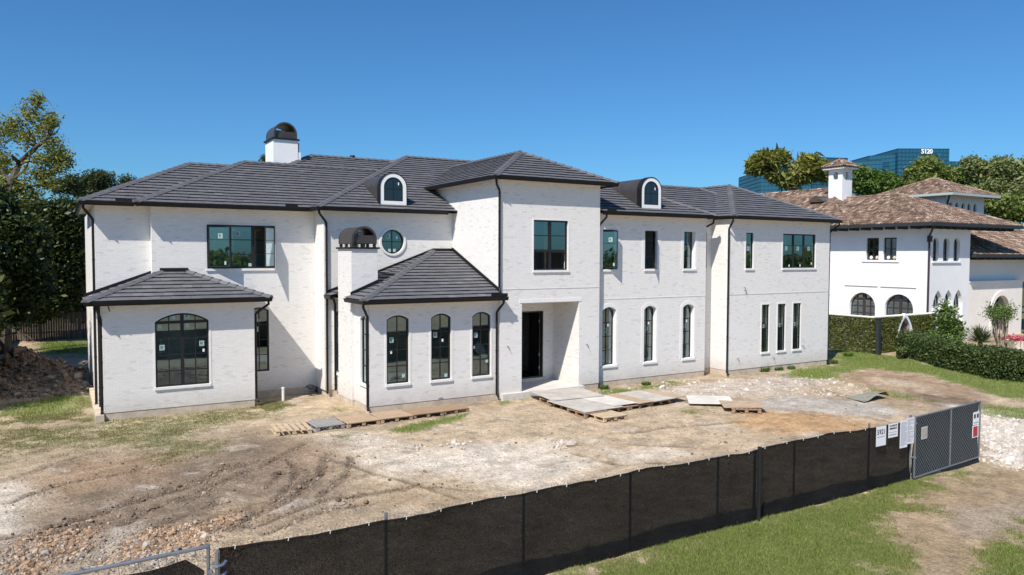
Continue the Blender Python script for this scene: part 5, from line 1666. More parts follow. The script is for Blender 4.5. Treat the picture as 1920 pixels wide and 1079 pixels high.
sheet("brown tilted plywood board at the end by the orange dirt", 22.65, 20.15, 1.55, 1.25, R(-38), hz(22.6, 20) + 0.19, 1, 0.05, (0.03, 0.0))

# odds and ends on the site
pv = thing("drain_pipe_stub", "white plastic pipe stub sticking up in the shaded corner", "pipe", (7.62, 30.4, hz(7.62, 30.4)))
zz = hz(7.62, 30.4)
MB().tube([(7.62, 30.4, zz - 0.1), (7.62, 30.4, zz + 0.52)], 0.055, 12).build("pipe", MAT["pvc"], pv)
MB().tube([(7.62, 30.4, zz + 0.50), (7.62, 30.4, zz + 0.56)], 0.066, 12).build("cap", MAT["pvc"], pv)
bl = thing("hose_coil", "dark blue coil of hose lying in the shaded corner by the downspout", "hose", (8.9, 30.9, hz(8.9, 30.9)))
zz = hz(8.9, 30.9); mb = MB()
mb.tube([(8.9 + (0.17 + 0.01 * k / 8) * math.cos(k * 0.5), 30.95 + 0.12 * math.sin(k * 0.5), zz + 0.06 + 0.006 * k + 0.10 * (1 + math.sin(k * 0.5))) for k in range(38)], 0.022, 6)
mb.build("hose", mat("navy_hose", (0.012, 0.018, 0.035), 0.5), bl)
cp = at_z(1640, 752, -0.45)
mt = thing("drain_mat", "grey green mat curled up over a dark hollow on the right of the site", "mat", (cp[0], cp[1], hz(cp[0], cp[1])))
V, F_ = [], []
zz = hz(cp[0], cp[1])
for j in range(9):
    for i in range(15):
        u = i / 14; v = j / 8
        rise = 0.30 * math.sin(min(1, u * 1.05) * math.pi * 0.62) ** 2 * (1.0 - 0.75 * v) * (1 - max(0, u - 0.85) * 4.5)
        V.append((cp[0] - 1.1 + 1.75 * u + 0.25 * v, cp[1] - 0.25 + 1.0 * v, zz + 0.03 + rise + 0.01 * math.sin(i * 1.7 + j)))
for j in range(8):
    for i in range(14): F_.append((j * 15 + i, j * 15 + i + 1, (j + 1) * 15 + i + 1, (j + 1) * 15 + i))
link("mat", mesh("mat", V, F_, mat("grey_green_mat", (0.24, 0.235, 0.19), 0.9, noise=(6, 0.25)), smooth=True), mt)



# ------------------------------------------------------------------ loose stones
ICO_V = []
ph = (1 + 5 ** 0.5) / 2
for a in (-1, 1):
    for b_ in (-ph, ph): ICO_V += [(a, b_, 0), (0, a, b_), (b_, 0, a)]
ICO_V = np.array(ICO_V) / math.hypot(1, ph)
ICO_F = []
for i in range(12):
    for j in range(i + 1, 12):
        for k in range(j + 1, 12):
            d1 = np.linalg.norm(ICO_V[i] - ICO_V[j]); d2 = np.linalg.norm(ICO_V[j] - ICO_V[k]); d3 = np.linalg.norm(ICO_V[i] - ICO_V[k])
            if max(d1, d2, d3) < 1.1:
                c = np.cross(ICO_V[j] - ICO_V[i], ICO_V[k] - ICO_V[i])
                ICO_F.append((i, j, k) if c @ ICO_V[i] > 0 else (i, k, j))
ICO_F = np.array(ICO_F)


def stones(name, label, xy, size, m, sink=0.35, kind="stuff"):
    n = len(xy)
    if n == 0: return
    x, y = xy[:, 0], xy[:, 1]
    z = height(x.copy(), y.copy())
    s = size[0] * np.exp(rng.normal(0, size[1], n))
    V = ICO_V[None] * (1 + rng.uniform(-0.28, 0.28, (n, 12, 1)))
    V = V * (rng.uniform(0.6, 1.25, (n, 1, 3)) * np.array([1, 1, 0.8])) * s[:, None, None]
    a = rng.uniform(0, 6.28, n); ca, sa = np.cos(a)[:, None], np.sin(a)[:, None]
    V = np.stack([V[..., 0] * ca - V[..., 1] * sa, V[..., 0] * sa + V[..., 1] * ca, V[..., 2]], 2)
    V += np.stack([x, y, z + s * (0.7 - sink)], 1)[:, None]
    F = (np.arange(n)[:, None, None] * 12 + ICO_F[None]).reshape(-1, 3)
    link(name, mesh(name, V.reshape(-1, 3), F, m), None, label=label, kind=kind)


def scatter(poly, n, soft=0.25):
    P = np.array(poly); lo, hi = P.min(0) - soft, P.max(0) + soft
    q = rng.uniform(lo, hi, (n * 6, 2))
    d = poly_sd(q[:, 0], q[:, 1], poly) + (fbm(q[:, 0] * 1.2, q[:, 1] * 1.2, 71, 3) - 0.5) * 1.4 * soft * 2
    q = q[d + rng.uniform(-soft, soft, len(q)) > 0]
    return q[:n]


rub = mat("orange_rubble", (0.4, 0.25, 0.15), 0.95, rand=[(0.0, (0.15, 0.10, 0.065)), (0.45, (0.34, 0.215, 0.13)), (0.85, (0.46, 0.31, 0.195)), (1.0, (0.55, 0.45, 0.36))], noise=(20, 0.2), bump=(40, 0.5, 0.01))
grv = mat("grey_rubble", (0.35, 0.32, 0.3), 0.95, rand=[(0.0, (0.12, 0.10, 0.08)), (0.5, (0.30, 0.255, 0.21)), (1.0, (0.48, 0.43, 0.38))], noise=(20, 0.2), bump=(40, 0.5, 0.01))
chalk = mat("crushed_chalk_stone", (0.62, 0.57, 0.5), 0.95, rand=[(0.0, (0.38, 0.32, 0.26)), (0.5, (0.54, 0.48, 0.41)), (1.0, (0.61, 0.56, 0.50))], noise=(15, 0.15), bump=(30, 0.5, 0.01))
clod = mat("soil_clod", (0.22, 0.16, 0.11), 0.98, rand=[(0.0, (0.12, 0.085, 0.06)), (0.6, (0.25, 0.18, 0.125)), (1.0, (0.37, 0.29, 0.22))], noise=(15, 0.3), bump=(30, 0.7, 0.02))
A1 = G([(20, 1030), (90, 990), (190, 985), (170, 1030), (90, 1070), (20, 1079)]); A2 = G([(230, 1020), (290, 990), (400, 975), (440, 960), (395, 1020), (330, 1030), (200, 1050)]); A3 = G([(400, 1030), (470, 1015), (440, 1050), (410, 1060)])
stones("orange_rubble", "broken orange brick rubble heaped along the lower left fence", np.concatenate([scatter(A1, 1700), scatter(A2, 2500), scatter(A3, 420, 0.1)]), (0.018, 0.55), rub, 0.5)
B1 = G([(0, 1040), (150, 1010), (240, 1000), (330, 1020), (400, 1000), (380, 1060), (200, 1079), (0, 1100)])
stones("grey_rubble", "grey broken concrete rubble among the orange rubble lower left", scatter(B1, 2600, 0.5), (0.015, 0.6), grv, 0.5)
C1 = G([(1795, 775), (1925, 790), (1925, 880), (1880, 868), (1840, 830)])
stones("crushed_stone", "pale crushed stone spread beyond the gate on the right", scatter(C1, 1700, 0.5), (0.042, 0.55), chalk, 0.85)
D1 = G([(1130, 735), (1300, 712), (1560, 705), (1660, 740), (1500, 745), (1330, 740), (1200, 752)])
stones("crushed_stone", "pale crushed stone strewn along the right wing of the house", scatter(D1, 1100, 0.4), (0.026, 0.55), chalk, 0.65)
E1 = G([(0, 900), (480, 800), (1450, 760), (1750, 760), (1600, 800), (1000, 930), (500, 1000), (0, 1060)])
stones("pebbles", "small stones and clods scattered over the whole yard", scatter(E1, 1100, 0.5), (0.017, 0.5), clod, 0.4)
stones("chalk_rubble", "white broken plaster lumps in the middle of the yard", np.concatenate([scatter(G([(1025, 838), (1050, 826), (1085, 832), (1060, 842)]), 60, 0.12), scatter(G([(825, 835), (860, 822), (885, 826), (850, 838)]), 40, 0.15), scatter(G([(770, 835), (790, 832), (780, 842)]), 12, 0.1)]), (0.045, 0.5), chalk, 0.4)
F1 = [(-2.6, 36.5), (0.9, 36.0), (1.0, 43.0), (-3.2, 45.0)]
stones("soil_clods", "dug brown clods on the dirt mound beside the house", scatter(F1, 1600, 0.4), (0.05, 0.6), clod, 0.4)
rc = np.concatenate([np.array([P_[min(len(P_) - 1, k)] for k in range(1)]) for P_ in RUTS])
pts = []
for P_ in RUTS[:8] + RUTS[13:19]:
    for (ax, ay), (bx, by) in zip(P_[:-1], P_[1:]):
        for _ in range(int(60 * math.hypot(bx - ax, by - ay) / 1.5)):
            q = random.random(); pts.append((ax + (bx - ax) * q + random.gauss(0, 0.10), ay + (by - ay) * q + random.gauss(0, 0.10)))
stones("soil_clods", "dark clods thrown up along the wheel ruts", np.array(pts), (0.016, 0.6), clod, 0.4)


# ------------------------------------------------------------------ plants
def leafmat(name, cols, rough=0.6, transl=0.35):
    m, t, b = new_mat(name)
    c = _ramp(t, _rand(t), [(i / (len(cols) - 1), q) for i, q in enumerate(cols)])
    b.inputs["Roughness"].default_value = rough; b.inputs["Specular IOR Level"].default_value = 0.3
    t.links.new(c, b.inputs["Base Color"])
    tl = t.nodes.new("ShaderNodeBsdfTranslucent"); t.links.new(_mixc(t, 1.0, c, (1.1, 1.25, 0.6), "MULTIPLY"), tl.inputs[0])
    mx = t.nodes.new("ShaderNodeMixShader"); mx.inputs[0].default_value = transl
    t.links.new(b.outputs[0], mx.inputs[1]); t.links.new(tl.outputs[0], mx.inputs[2])
    t.links.new(mx.outputs[0], t.nodes["Material Output"].inputs[0])
    return m


L_DARK = leafmat("dark_evergreen_leaf", [(0.018, 0.034, 0.010), (0.036, 0.058, 0.014), (0.095, 0.115, 0.028)], 0.45, 0.15)
L_LIGHT = leafmat("yellow_green_leaf", [(0.12, 0.145, 0.04), (0.23, 0.24, 0.06), (0.37, 0.32, 0.075)])
L_OLIVE = leafmat("olive_leaf", [(0.11, 0.15, 0.04), (0.20, 0.245, 0.07), (0.31, 0.335, 0.105)])
L_PINE = leafmat("pine_needles", [(0.13, 0.155, 0.04), (0.26, 0.26, 0.07), (0.38, 0.335, 0.09)])
L_DPINE = leafmat("dark_pine_needles", [(0.035, 0.055, 0.024), (0.07, 0.09, 0.04), (0.11, 0.125, 0.05)])
L_GREEN = leafmat("bright_green_leaf", [(0.06, 0.115, 0.022), (0.11, 0.185, 0.036), (0.19, 0.26, 0.07)])
L_PALE = leafmat("pale_spring_leaf", [(0.14, 0.175, 0.07), (0.24, 0.27, 0.115), (0.36, 0.37, 0.17)])
L_HEDGE = leafmat("hedge_leaf", [(0.028, 0.052, 0.015), (0.065, 0.10, 0.026), (0.14, 0.175, 0.05)], 0.5, 0.2)
L_IVY = leafmat("ivy_leaf", [(0.07, 0.088, 0.022), (0.135, 0.15, 0.04), (0.21, 0.21, 0.06)], 0.5, 0.15)
L_GRASS = leafmat("grass_blade", [(0.14, 0.20, 0.04), (0.21, 0.285, 0.06), (0.32, 0.36, 0.11)], 0.6, 0.3)
L_YARD = leafmat("olive_yard_grass", [(0.09, 0.115, 0.03), (0.15, 0.175, 0.05), (0.26, 0.24, 0.10)], 0.6, 0.3)
L_DRYG = leafmat("dry_grass_blade", [(0.10, 0.105, 0.03), (0.19, 0.165, 0.06), (0.30, 0.25, 0.12)], 0.7, 0.3)
L_PINK = leafmat("pink_petal", [(0.55, 0.05, 0.12), (0.65, 0.10, 0.2), (0.7, 0.2, 0.3)], 0.6, 0.3)


def leaves(c, size, aspect=0.5, up=0.25):
    """one leaf quad (diamond) at each point of c"""
    n = len(c)
    nr = rng.normal(0, 1, (n, 3)); nr[:, 2] = np.abs(nr[:, 2]) + up
    nr /= np.linalg.norm(nr, axis=1, keepdims=True)
    t1 = np.cross(nr, rng.normal(0, 1, (n, 3))); t1 /= np.linalg.norm(t1, axis=1, keepdims=True) + 1e-9
    t2 = np.cross(nr, t1)
    s = size * np.exp(rng.normal(0, 0.3, (n, 1)))
    V = np.stack([c - t1 * s, c + t2 * s * aspect, c + t1 * s, c - t2 * s * aspect], 1).reshape(-1, 3)
    return V, np.arange(n * 4).reshape(-1, 4)


def blob_points(center, rad, clumps, per, spread, shell=0.55):
    d = rng.normal(0, 1, (clumps, 3)); d /= np.linalg.norm(d, axis=1, keepdims=True)
    r = shell + (1 - shell) * rng.random((clumps, 1)) ** 0.5
    cc = np.array(center) + d * r * np.array(rad)
    return (cc[:, None] + rng.normal(0, 1, (clumps, per, 3)) * spread).reshape(-1, 3)


def crown(root, name, P, size, m, aspect=0.5):
    V, F = leaves(P, size, aspect)
    return link(name, mesh(name, V, F, m), root, kind="stuff")


def limb(mb, a, b, r0, r1, wig=0.08, n=6):
    a, b = np.array(a, float), np.array(b, float); L = np.linalg.norm(b - a)
    pts = [a + (b - a) * k / n + (rng.normal(0, wig * L / n, 3) if 0 < k < n else 0) for k in range(n + 1)]
    mb.tube(pts, [r0 + (r1 - r0) * k / n for k in range(n + 1)], 7)
    return pts


def tree(label, base, blobs, size, m, trunk_r=0.2, clumps=60, per=40, spread=0.3, name="tree", bark=None, group=None, aspect=0.5, shell=0.45, top=None, zb=None):
    """blobs: list of (centre, radii); a tapered trunk forks to every blob"""
    base = np.array(base, float)
    r = thing(name, label, "tree", tuple(base), group)
    mb = MB()
    cs = np.array([b_[0] for b_ in blobs])
    fork = base * 0.45 + cs.mean(0) * 0.55 if top is None else np.array(top)
    fork[2] = min(fork[2], cs[:, 2].min() + 0.2) if top is None else fork[2]
    limb(mb, base - np.array([0, 0, 0.3]), fork, trunk_r, trunk_r * 0.62, 0.05)
    for c, rad in blobs:
        pts = limb(mb, fork, np.array(c), trunk_r * 0.45, trunk_r * 0.10, 0.12)
        for _ in range(4):
            k = random.randint(2, 5)
            e = np.array(c) + rng.normal(0, 0.55, 3) * np.array(rad)
            limb(mb, pts[k], e, trunk_r * 0.16, trunk_r * 0.03, 0.15, 4)
    mb.build("trunk", bark or MAT["bark"], r)
    vol = np.array([np.prod(b_[1]) ** 0.667 for b_ in blobs]); vol = vol / vol.mean()
    P = np.concatenate([blob_points(c, rad, max(6, int(clumps * v)), per, spread, shell) for (c, rad), v in zip(blobs, vol)])
    crown(r, "crown", P, size, m, aspect)
    return r


def BD(dep, lst):
    """blobs from picture positions and radii (pixels) at a distance"""
    out = []
    for px, py, rx, ry in lst:
        c = at_depth(px, py, dep); k = dep / FPX
        out.append((c, (rx * k, rx * k * 0.9, ry * k)))
    return out


def ground_under(px, dep, off=0.0):
    c = at_depth(px, 480, dep)
    return (c[0], c[1], hz(c[0], c[1]) if (-12 < c[0] < 70 and -10 < c[1] < 90) else -0.4)


# left side: the airy yellow-green tree over a wall of dark evergreens
tb = ground_under(2, 44)
at = thing("tree", "tall airy yellow green tree with forking limbs at the left edge", "tree", tb)
mb = MB(); TP = lambda *q: [at_depth(a, c, 44 + 0.6 * math.sin(a * 0.2)) for a, c in q]
limb(mb, np.array(tb) - np.array([0, 0, 0.3]), at_depth(20, 370, 44), 0.34, 0.26, 0.02)
for q, r0, r1 in ((((20, 370), (22, 340), (36, 306), (62, 282), (90, 257)), 0.24, 0.10), (((90, 257), (84, 240), (72, 222), (60, 205)), 0.10, 0.03), (((36, 306), (22, 292), (8, 284)), 0.12, 0.03), (((36, 310), (52, 302), (66, 306)), 0.09, 0.03),
                  (((90, 257), (104, 250), (112, 240)), 0.05, 0.02), (((22, 340), (48, 318), (58, 290)), 0.10, 0.03), (((22, 345), (2, 320), (-20, 300)), 0.14, 0.04), (((20, 370), (48, 352), (80, 345), (100, 330)), 0.10, 0.03), (((62, 282), (66, 262), (50, 240), (30, 225)), 0.07, 0.02), (((80, 345), (92, 318), (108, 296)), 0.05, 0.02)):
    pts = TP(*q); mb.tube(pts, [r0 + (r1 - r0) * k / (len(pts) - 1) for k in range(len(pts))], 7)
mb.build("trunk", MAT["bark"], at)
P = np.concatenate([blob_points(c, rad, int(8 + 12 * rad[0] * rad[2]), 52, 0.23, 0.25) for c, rad in BD(44, [(58, 212, 14, 16), (40, 232, 20, 14), (92, 228, 14, 14), (78, 248, 16, 10), (14, 248, 20, 14), (50, 262, 24, 12), (98, 272, 18, 14), (112, 292, 14, 16), (84, 300, 20, 14), (100, 322, 18, 12), (64, 326, 22, 12), (88, 345, 18, 10), (40, 350, 22, 12), (6, 300, 14, 10), (10, 350, 22, 14), (52, 372, 26, 12), (15, 385, 24, 12), (-15, 270, 20, 30), (-20, 330, 24, 30), (70, 190, 5, 8), (118, 302, 9, 16)])])
crown(at, "crown", P, 0.085, L_LIGHT, 0.45)
tree("pale yellow green tree just left of the frame behind the tall airy one", ground_under(-60, 50), BD(50, [(-50, 330, 60, 50), (-30, 400, 50, 40), (10, 395, 34, 26)]), 0.12, L_LIGHT, 0.11, 40, 90, 0.3)
DK = "dark evergreen trees along the left boundary"
for lab, px, dep, bl in (
    ("dark evergreen tree nearest the left edge beside the wooden fence", -10, 40, [(-20, 480, 80, 80), (20, 520, 50, 60), (30, 450, 40, 40), (-40, 400, 60, 40), (10, 560, 40, 36)]),
    ("dark evergreen tree filling the gap left of the house", 70, 50, [(70, 430, 46, 44), (100, 480, 46, 46), (50, 500, 44, 44), (90, 540, 46, 40), (60, 560, 40, 30), (110, 420, 34, 32)]),
    ("dark evergreen tree touching the left corner of the house", 145, 56, [(140, 430, 40, 38), (150, 480, 40, 46), (130, 530, 40, 40), (160, 560, 40, 34), (120, 400, 26, 20), (190, 470, 30, 60)])):
    tree(lab, ground_under(px, dep), BD(dep, bl), 0.13, L_DARK, 0.115, 110, 120, 0.34, group=DK)
# trees standing outside the frame to the left whose shade lies over the side yard
for lab, x, y in (("dark evergreen tree outside the frame shading the side yard", -5.2, 35.5), ("dark evergreen tree shading the wooden fence from the left", -5.4, 40.5), ("tall dark evergreen behind the side yard fence", -5.4, 46.0)):
    tree(lab, (x, y, -0.3), [((x, y, 4.2), (2.6, 2.6, 2.2)), ((x + 0.5, y + 1, 6.2), (2.2, 2.2, 1.9)), ((x - 0.6, y - 0.8, 2.4), (2.4, 2.4, 1.8)), ((x + 1.2, y - 0.5, 3.2), (1.8, 2.2, 1.8))], 0.14, L_DARK, 0.24, 90, 70, 0.40, group=DK)
PN = "pines far behind the house on the left"
tree("flat topped dark pine left of the roof", ground_under(160, 95), BD(95, [(188, 335, 26, 11), (165, 345, 22, 10), (200, 350, 16, 8), (150, 362, 16, 8), (180, 360, 20, 8)]), 0.24, L_DPINE, 0.14, 18, 56, 0.28, name="pine_tree", group=PN, aspect=0.25, top=at_depth(172, 372, 95))
tree("leaning pine with a low flat crown beside the dark evergreens", ground_under(110, 88), BD(88, [(122, 347, 22, 8), (135, 340, 14, 7), (108, 356, 14, 6), (138, 358, 12, 6)]), 0.22, L_DPINE, 0.14, 14, 50, 0.28, name="pine_tree", group=PN, aspect=0.25, top=at_depth(118, 378, 88))
tree("small pine tip just above the left hip of the roof", ground_under(238, 110), BD(110, [(240, 340, 12, 7), (228, 345, 8, 5)]), 0.22, L_DPINE, 0.25, 22, 28, 0.36, name="pine_tree", group=PN, aspect=0.25)
tree("pine tip showing left of the white chimney", ground_under(500, 100), BD(100, [(496, 300, 5, 7), (506, 296, 4, 8), (500, 306, 9, 6)]), 0.2, L_DPINE, 0.25, 18, 26, 0.2, name="pine_tree", group=PN, aspect=0.25)
# right side
tree("spreading yellow green pine in front of the office building", ground_under(1466, 85), BD(85, [(1440, 303, 30, 14), (1420, 312, 18, 9), (1462, 296, 16, 9), (1520, 318, 28, 14), (1500, 330, 22, 9), (1540, 322, 16, 12), (1482, 338, 20, 8), (1448, 330, 18, 7), (1515, 305, 16, 8)]), 0.5, L_PINE, 0.13, 20, 64, 0.26, name="pine_tree", aspect=0.25, top=at_depth(1466, 345, 85))
mbt = thing("bare_tree", "thin bare branches rising behind the spreading pine", "tree", ground_under(1500, 90))
mb = MB(); k0 = at_depth(1490, 350, 90)
limb(mb, mbt.location, k0, 0.2, 0.12, 0.02)
for px, py in ((1472, 284), (1480, 290), (1516, 283), (1508, 292), (1468, 300), (1522, 296), (1500, 286)):
    p = limb(mb, k0, at_depth(px, py, 90), 0.07, 0.012, 0.12)
    for _ in range(3): limb(mb, p[3], np.array(p[5]) + rng.normal(0, 0.5, 3), 0.02, 0.006, 0.1, 3)
mb.build("branches", mat("grey_twigs", (0.17, 0.15, 0.13), 0.9), mbt)
BH_ = "leafy trees behind the clay tiled villa"
for lab, px, dep, bl, m_ in (
    ("bright green tree between the bell tower and the office building", 1630, 84, [(1612, 325, 18, 15), (1640, 335, 18, 13), (1600, 340, 16, 14), (1655, 340, 16, 13), (1628, 348, 26, 12)], L_GREEN),
    ("bright green tree right of the bell tower in front of the glass", 1668, 90, [(1668, 335, 14, 10), (1660, 350, 20, 10), (1680, 345, 12, 8)], L_GREEN),
    ("green tree under the white office number", 1735, 82, [(1738, 308, 24, 14), (1718, 322, 20, 12), (1755, 322, 22, 13), (1730, 335, 34, 14), (1775, 330, 20, 14)], L_OLIVE),
    ("bright green tree right of the office number above the clay roof", 1790, 84, [(1788, 328, 20, 14), (1805, 340, 18, 14), (1775, 342, 18, 12)], L_GREEN),
    ("pale spring tree at the right behind the upper clay roof", 1840, 80, [(1835, 318, 24, 20), (1818, 305, 14, 10), (1850, 335, 28, 22), (1870, 310, 16, 12), (1845, 355, 30, 18)], L_PALE),
    ("tall pale olive tree at the right edge of the picture", 1890, 78, [(1885, 315, 24, 22), (1905, 330, 24, 24), (1900, 355, 28, 18), (1870, 345, 18, 16), (1930, 320, 26, 30)], L_PALE),
    ("dark green tree behind the right end of the clay roofs", 1890, 72, [(1880, 385, 26, 18), (1900, 398, 30, 18), (1860, 380, 18, 14), (1925, 385, 26, 24)], L_OLIVE)):
    tree(lab, ground_under(px, dep), BD(dep, [(a, c + 3, d * 0.82, e * 0.8) for a, c, d, e in bl]), 0.17, m_, 0.125, 40, 84, 0.28, group=BH_)

# ivy on the garden wall
iv = thing("ivy", "mat of clipped ivy covering the garden wall beside the villa", "ivy", (42.0, 27.2, -0.3))
n = 19000
u = rng.uniform(41.75, 48.4, n); z = rng.uniform(-0.35, 1.92, n)
k = np.array([span(PO, q, 0.24) is not None and span(PO, q, 0.24)[0] < p < span(PO, q, 0.24)[1] for p, q in zip(u, z)])
u, z = u[~k], z[~k]
A_ = np.stack([u, 27.3 - 0.03 - 0.10 * fbm(u * 2.2, z * 2.2, 9, 3) - rng.uniform(0, 0.05, len(u)), z], 1)
y = rng.uniform(27.1, 40.0, 30000); z = rng.uniform(-0.35, 1.92, 30000)
B_ = np.stack([41.9 - 0.03 - 0.10 * fbm(y * 2.2, z * 2.2, 9, 3) - rng.uniform(0, 0.05, len(y)), y, z], 1)
crown(iv, "leaves", np.concatenate([A_, B_]), 0.045, L_IVY, 0.7)


def hedge(label, path, w, h, n, m, size, name="hedge", cat="hedge", z0=-0.35):
    r = thing(name, label, cat, (path[0][0], path[0][1], z0))
    seg = [(Vector(a), Vector(b)) for a, b in zip(path[:-1], path[1:])]
    Ls = [(b - a).length for a, b in seg]; P = []
    for (a, b), L in zip(seg, Ls):
        k = int(n * L / sum(Ls)); d = (b - a).normalized(); nn = Vector((-d.y, d.x))
        l = rng.uniform(-w * 0.4, L + w * 0.4, k)
        f = rng.random(k); ang = rng.uniform(0, math.pi, k)
        # rounded box cross-section, leaves mostly in the outer shell
        sh = 1 - 0.35 * rng.random(k) ** 2
        cx_ = np.sign(np.cos(ang)) * np.abs(np.cos(ang)) ** 0.45 * w / 2 * sh
        cz_ = np.sin(ang) ** 0.45 * h * sh
        low = rng.random(k) < 0.35
        cz_ = np.where(low, rng.uniform(0, h * 0.85, k), cz_); cx_ = np.where(low, np.sign(cx_) * w / 2 * sh, cx_)
        bumpy = 1 + 0.30 * (fbm(l * 0.9, cz_ * 1.3 + np.sign(cx_) * 5, 15, 3) - 0.5)
        x = a.x + d.x * l + nn.x * cx_ * bumpy; y = a.y + d.y * l + nn.y * cx_ * bumpy
        P.append(np.stack([x, y, z0 + cz_ * bumpy], 1))
    P = np.concatenate(P) + rng.normal(0, 0.05, (sum(len(p) for p in P), 3))
    st = MB()
    for (a, b), L in zip(seg, Ls):
        for q in np.arange(0.2, L, 0.5):
            p = a + (b - a) * (q / L)
            st.tube([(p.x, p.y, z0 - 0.1), (p.x + random.uniform(-.1, .1), p.y + random.uniform(-.1, .1), z0 + h * 0.75)], [0.03, 0.01], 5)
    st.build("stems", MAT["bark"], r, kind="stuff")
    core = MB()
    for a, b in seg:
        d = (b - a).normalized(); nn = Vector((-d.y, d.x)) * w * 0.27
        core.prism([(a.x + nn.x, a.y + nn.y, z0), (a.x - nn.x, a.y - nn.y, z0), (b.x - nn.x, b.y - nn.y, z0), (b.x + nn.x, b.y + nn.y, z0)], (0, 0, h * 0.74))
    core.build("inner_core", mat("near_black_core", (0.016, 0.02, 0.010), 0.95), r)  # solid near-black block filling the middle of the hedge
    crown(r, "leaves", P, size, m, 0.55)
    return r


hedge("long clipped dark green hedge along the right boundary", [(44.6, 26.5), (42.6, 24.6), (40.4, 21.6), (39.6, 19.0), (40.6, 16.0), (42.0, 13.5)], 1.4, 1.42, 85000, L_HEDGE, 0.048)
hedge("small low rounded bush at the left foot of the long hedge", [(42.4, 25.4), (41.6, 24.8)], 1.0, 0.62, 3500, L_HEDGE, 0.06, "bush", "bush")

# plants in front of the villa
mg_ = at_depth(1775, 640, 47); bx, by = mg_[0], mg_[1]
tree("young bright green magnolia in front of the pointed villa windows", (bx, by, -0.3), [((bx, by, 0.7), (0.95, 0.9, 0.6)), ((bx + 0.1, by, 1.4), (0.75, 0.75, 0.6)), ((bx - 0.2, by, 2.0), (0.55, 0.55, 0.5)), ((bx + 0.75, by - 0.3, 1.2), (0.45, 0.45, 0.4)), ((bx - 0.05, by, 2.5), (0.3, 0.3, 0.4)), ((bx - 0.7, by + 0.2, 0.5), (0.5, 0.5, 0.4))], 0.10, L_GREEN, 0.055, 22, 22, 0.16, name="young_tree", aspect=0.45)
cm = at_depth(1880, 640, 47); bx, by = cm[0], cm[1]
cr = thing("crape_myrtle", "pruned multi stemmed crape myrtle with pale trunks before the villa entrance", "tree", (bx, by, -0.3))
mb = MB(); tips = []
for k in range(13):
    a = k * 2.4; s_ = 0.12 + 0.9 * ((k * 0.618) % 1)
    tip = np.array([bx + s_ * math.cos(a) * 1.15, by + s_ * math.sin(a) * 0.8, 1.55 + 0.35 * random.random()])
    limb(mb, (bx + 0.22 * math.cos(a), by + 0.18 * math.sin(a), -0.5), tip, 0.05, 0.03, 0.04)
    for _ in range(3):
        e = tip + np.array([random.uniform(-.28, .28), random.uniform(-.28, .28), random.uniform(0.25, 0.8)])
        limb(mb, tip, e, 0.02, 0.008, 0.1, 3); tips.append(e)
mb.build("trunk", MAT["palebark"], cr)
tips = np.array(tips)
crown(cr, "crown", (tips[:, None] + rng.normal(0, 0.19, (len(tips), 55, 3)) - np.array([0, 0, 0.1])).reshape(-1, 3), 0.06, L_GREEN, 0.45)
fp = at_depth(1838, 640, 47.5); bx, by = fp[0], fp[1]
pal = thing("fan_palm", "spiky low grey green palm between the magnolia and the crape myrtle", "palm", (bx, by, -0.3))
V, F_ = [], []
for k in range(420):
    a = random.uniform(0, 6.28); el = random.uniform(0.1, 1.45); L = random.uniform(0.7, 1.45)
    d = Vector((math.cos(a) * math.cos(el), math.sin(a) * math.cos(el), math.sin(el))); s_ = d.cross(Vector((0, 0, 1))).normalized() * 0.018
    p0 = Vector((bx, by, 0.15)) + d * 0.25; p1 = p0 + d * L * 0.6; p2 = p0 + d * L + Vector((0, 0, -0.22 * L))
    b_ = len(V); V += [p0 - s_, p0 + s_, p1 + s_, p1 - s_, p2]
    F_ += [(b_, b_ + 1, b_ + 2, b_ + 3), (b_ + 3, b_ + 2, b_ + 4)]
link("fronds", mesh("fronds", V, F_, leafmat("grey_green_frond", [(0.06, 0.08, 0.04), (0.10, 0.125, 0.06), (0.16, 0.18, 0.09)])), pal, kind="stuff")
MB().tube([(bx, by, -0.4), (bx, by, 0.25)], 0.14, 8).build("trunk", MAT["bark"], pal)
pp = at_depth(1912, 640, 46); bx, by = pp[0], pp[1]
pl = thing("flower_planter", "pale stone planter full of pink flowers at the right edge", "planter", (bx, by, -0.3))
MB().tube([(bx, by, -0.3), (bx, by, 0.05), (bx, by, 0.42), (bx, by, 0.50)], [0.45, 0.55, 0.70, 0.74], 14).build("pot", lime, pl)
q = np.array([bx, by, 0.62]) + rng.normal(0, 1, (420, 3)) * np.array([0.42, 0.36, 0.10])
crown(pl, "flowers", q, 0.055, L_PINK, 0.8)
crown(pl, "leaves", q[:400] - np.array([0, 0, 0.12]), 0.06, L_GREEN, 0.6)

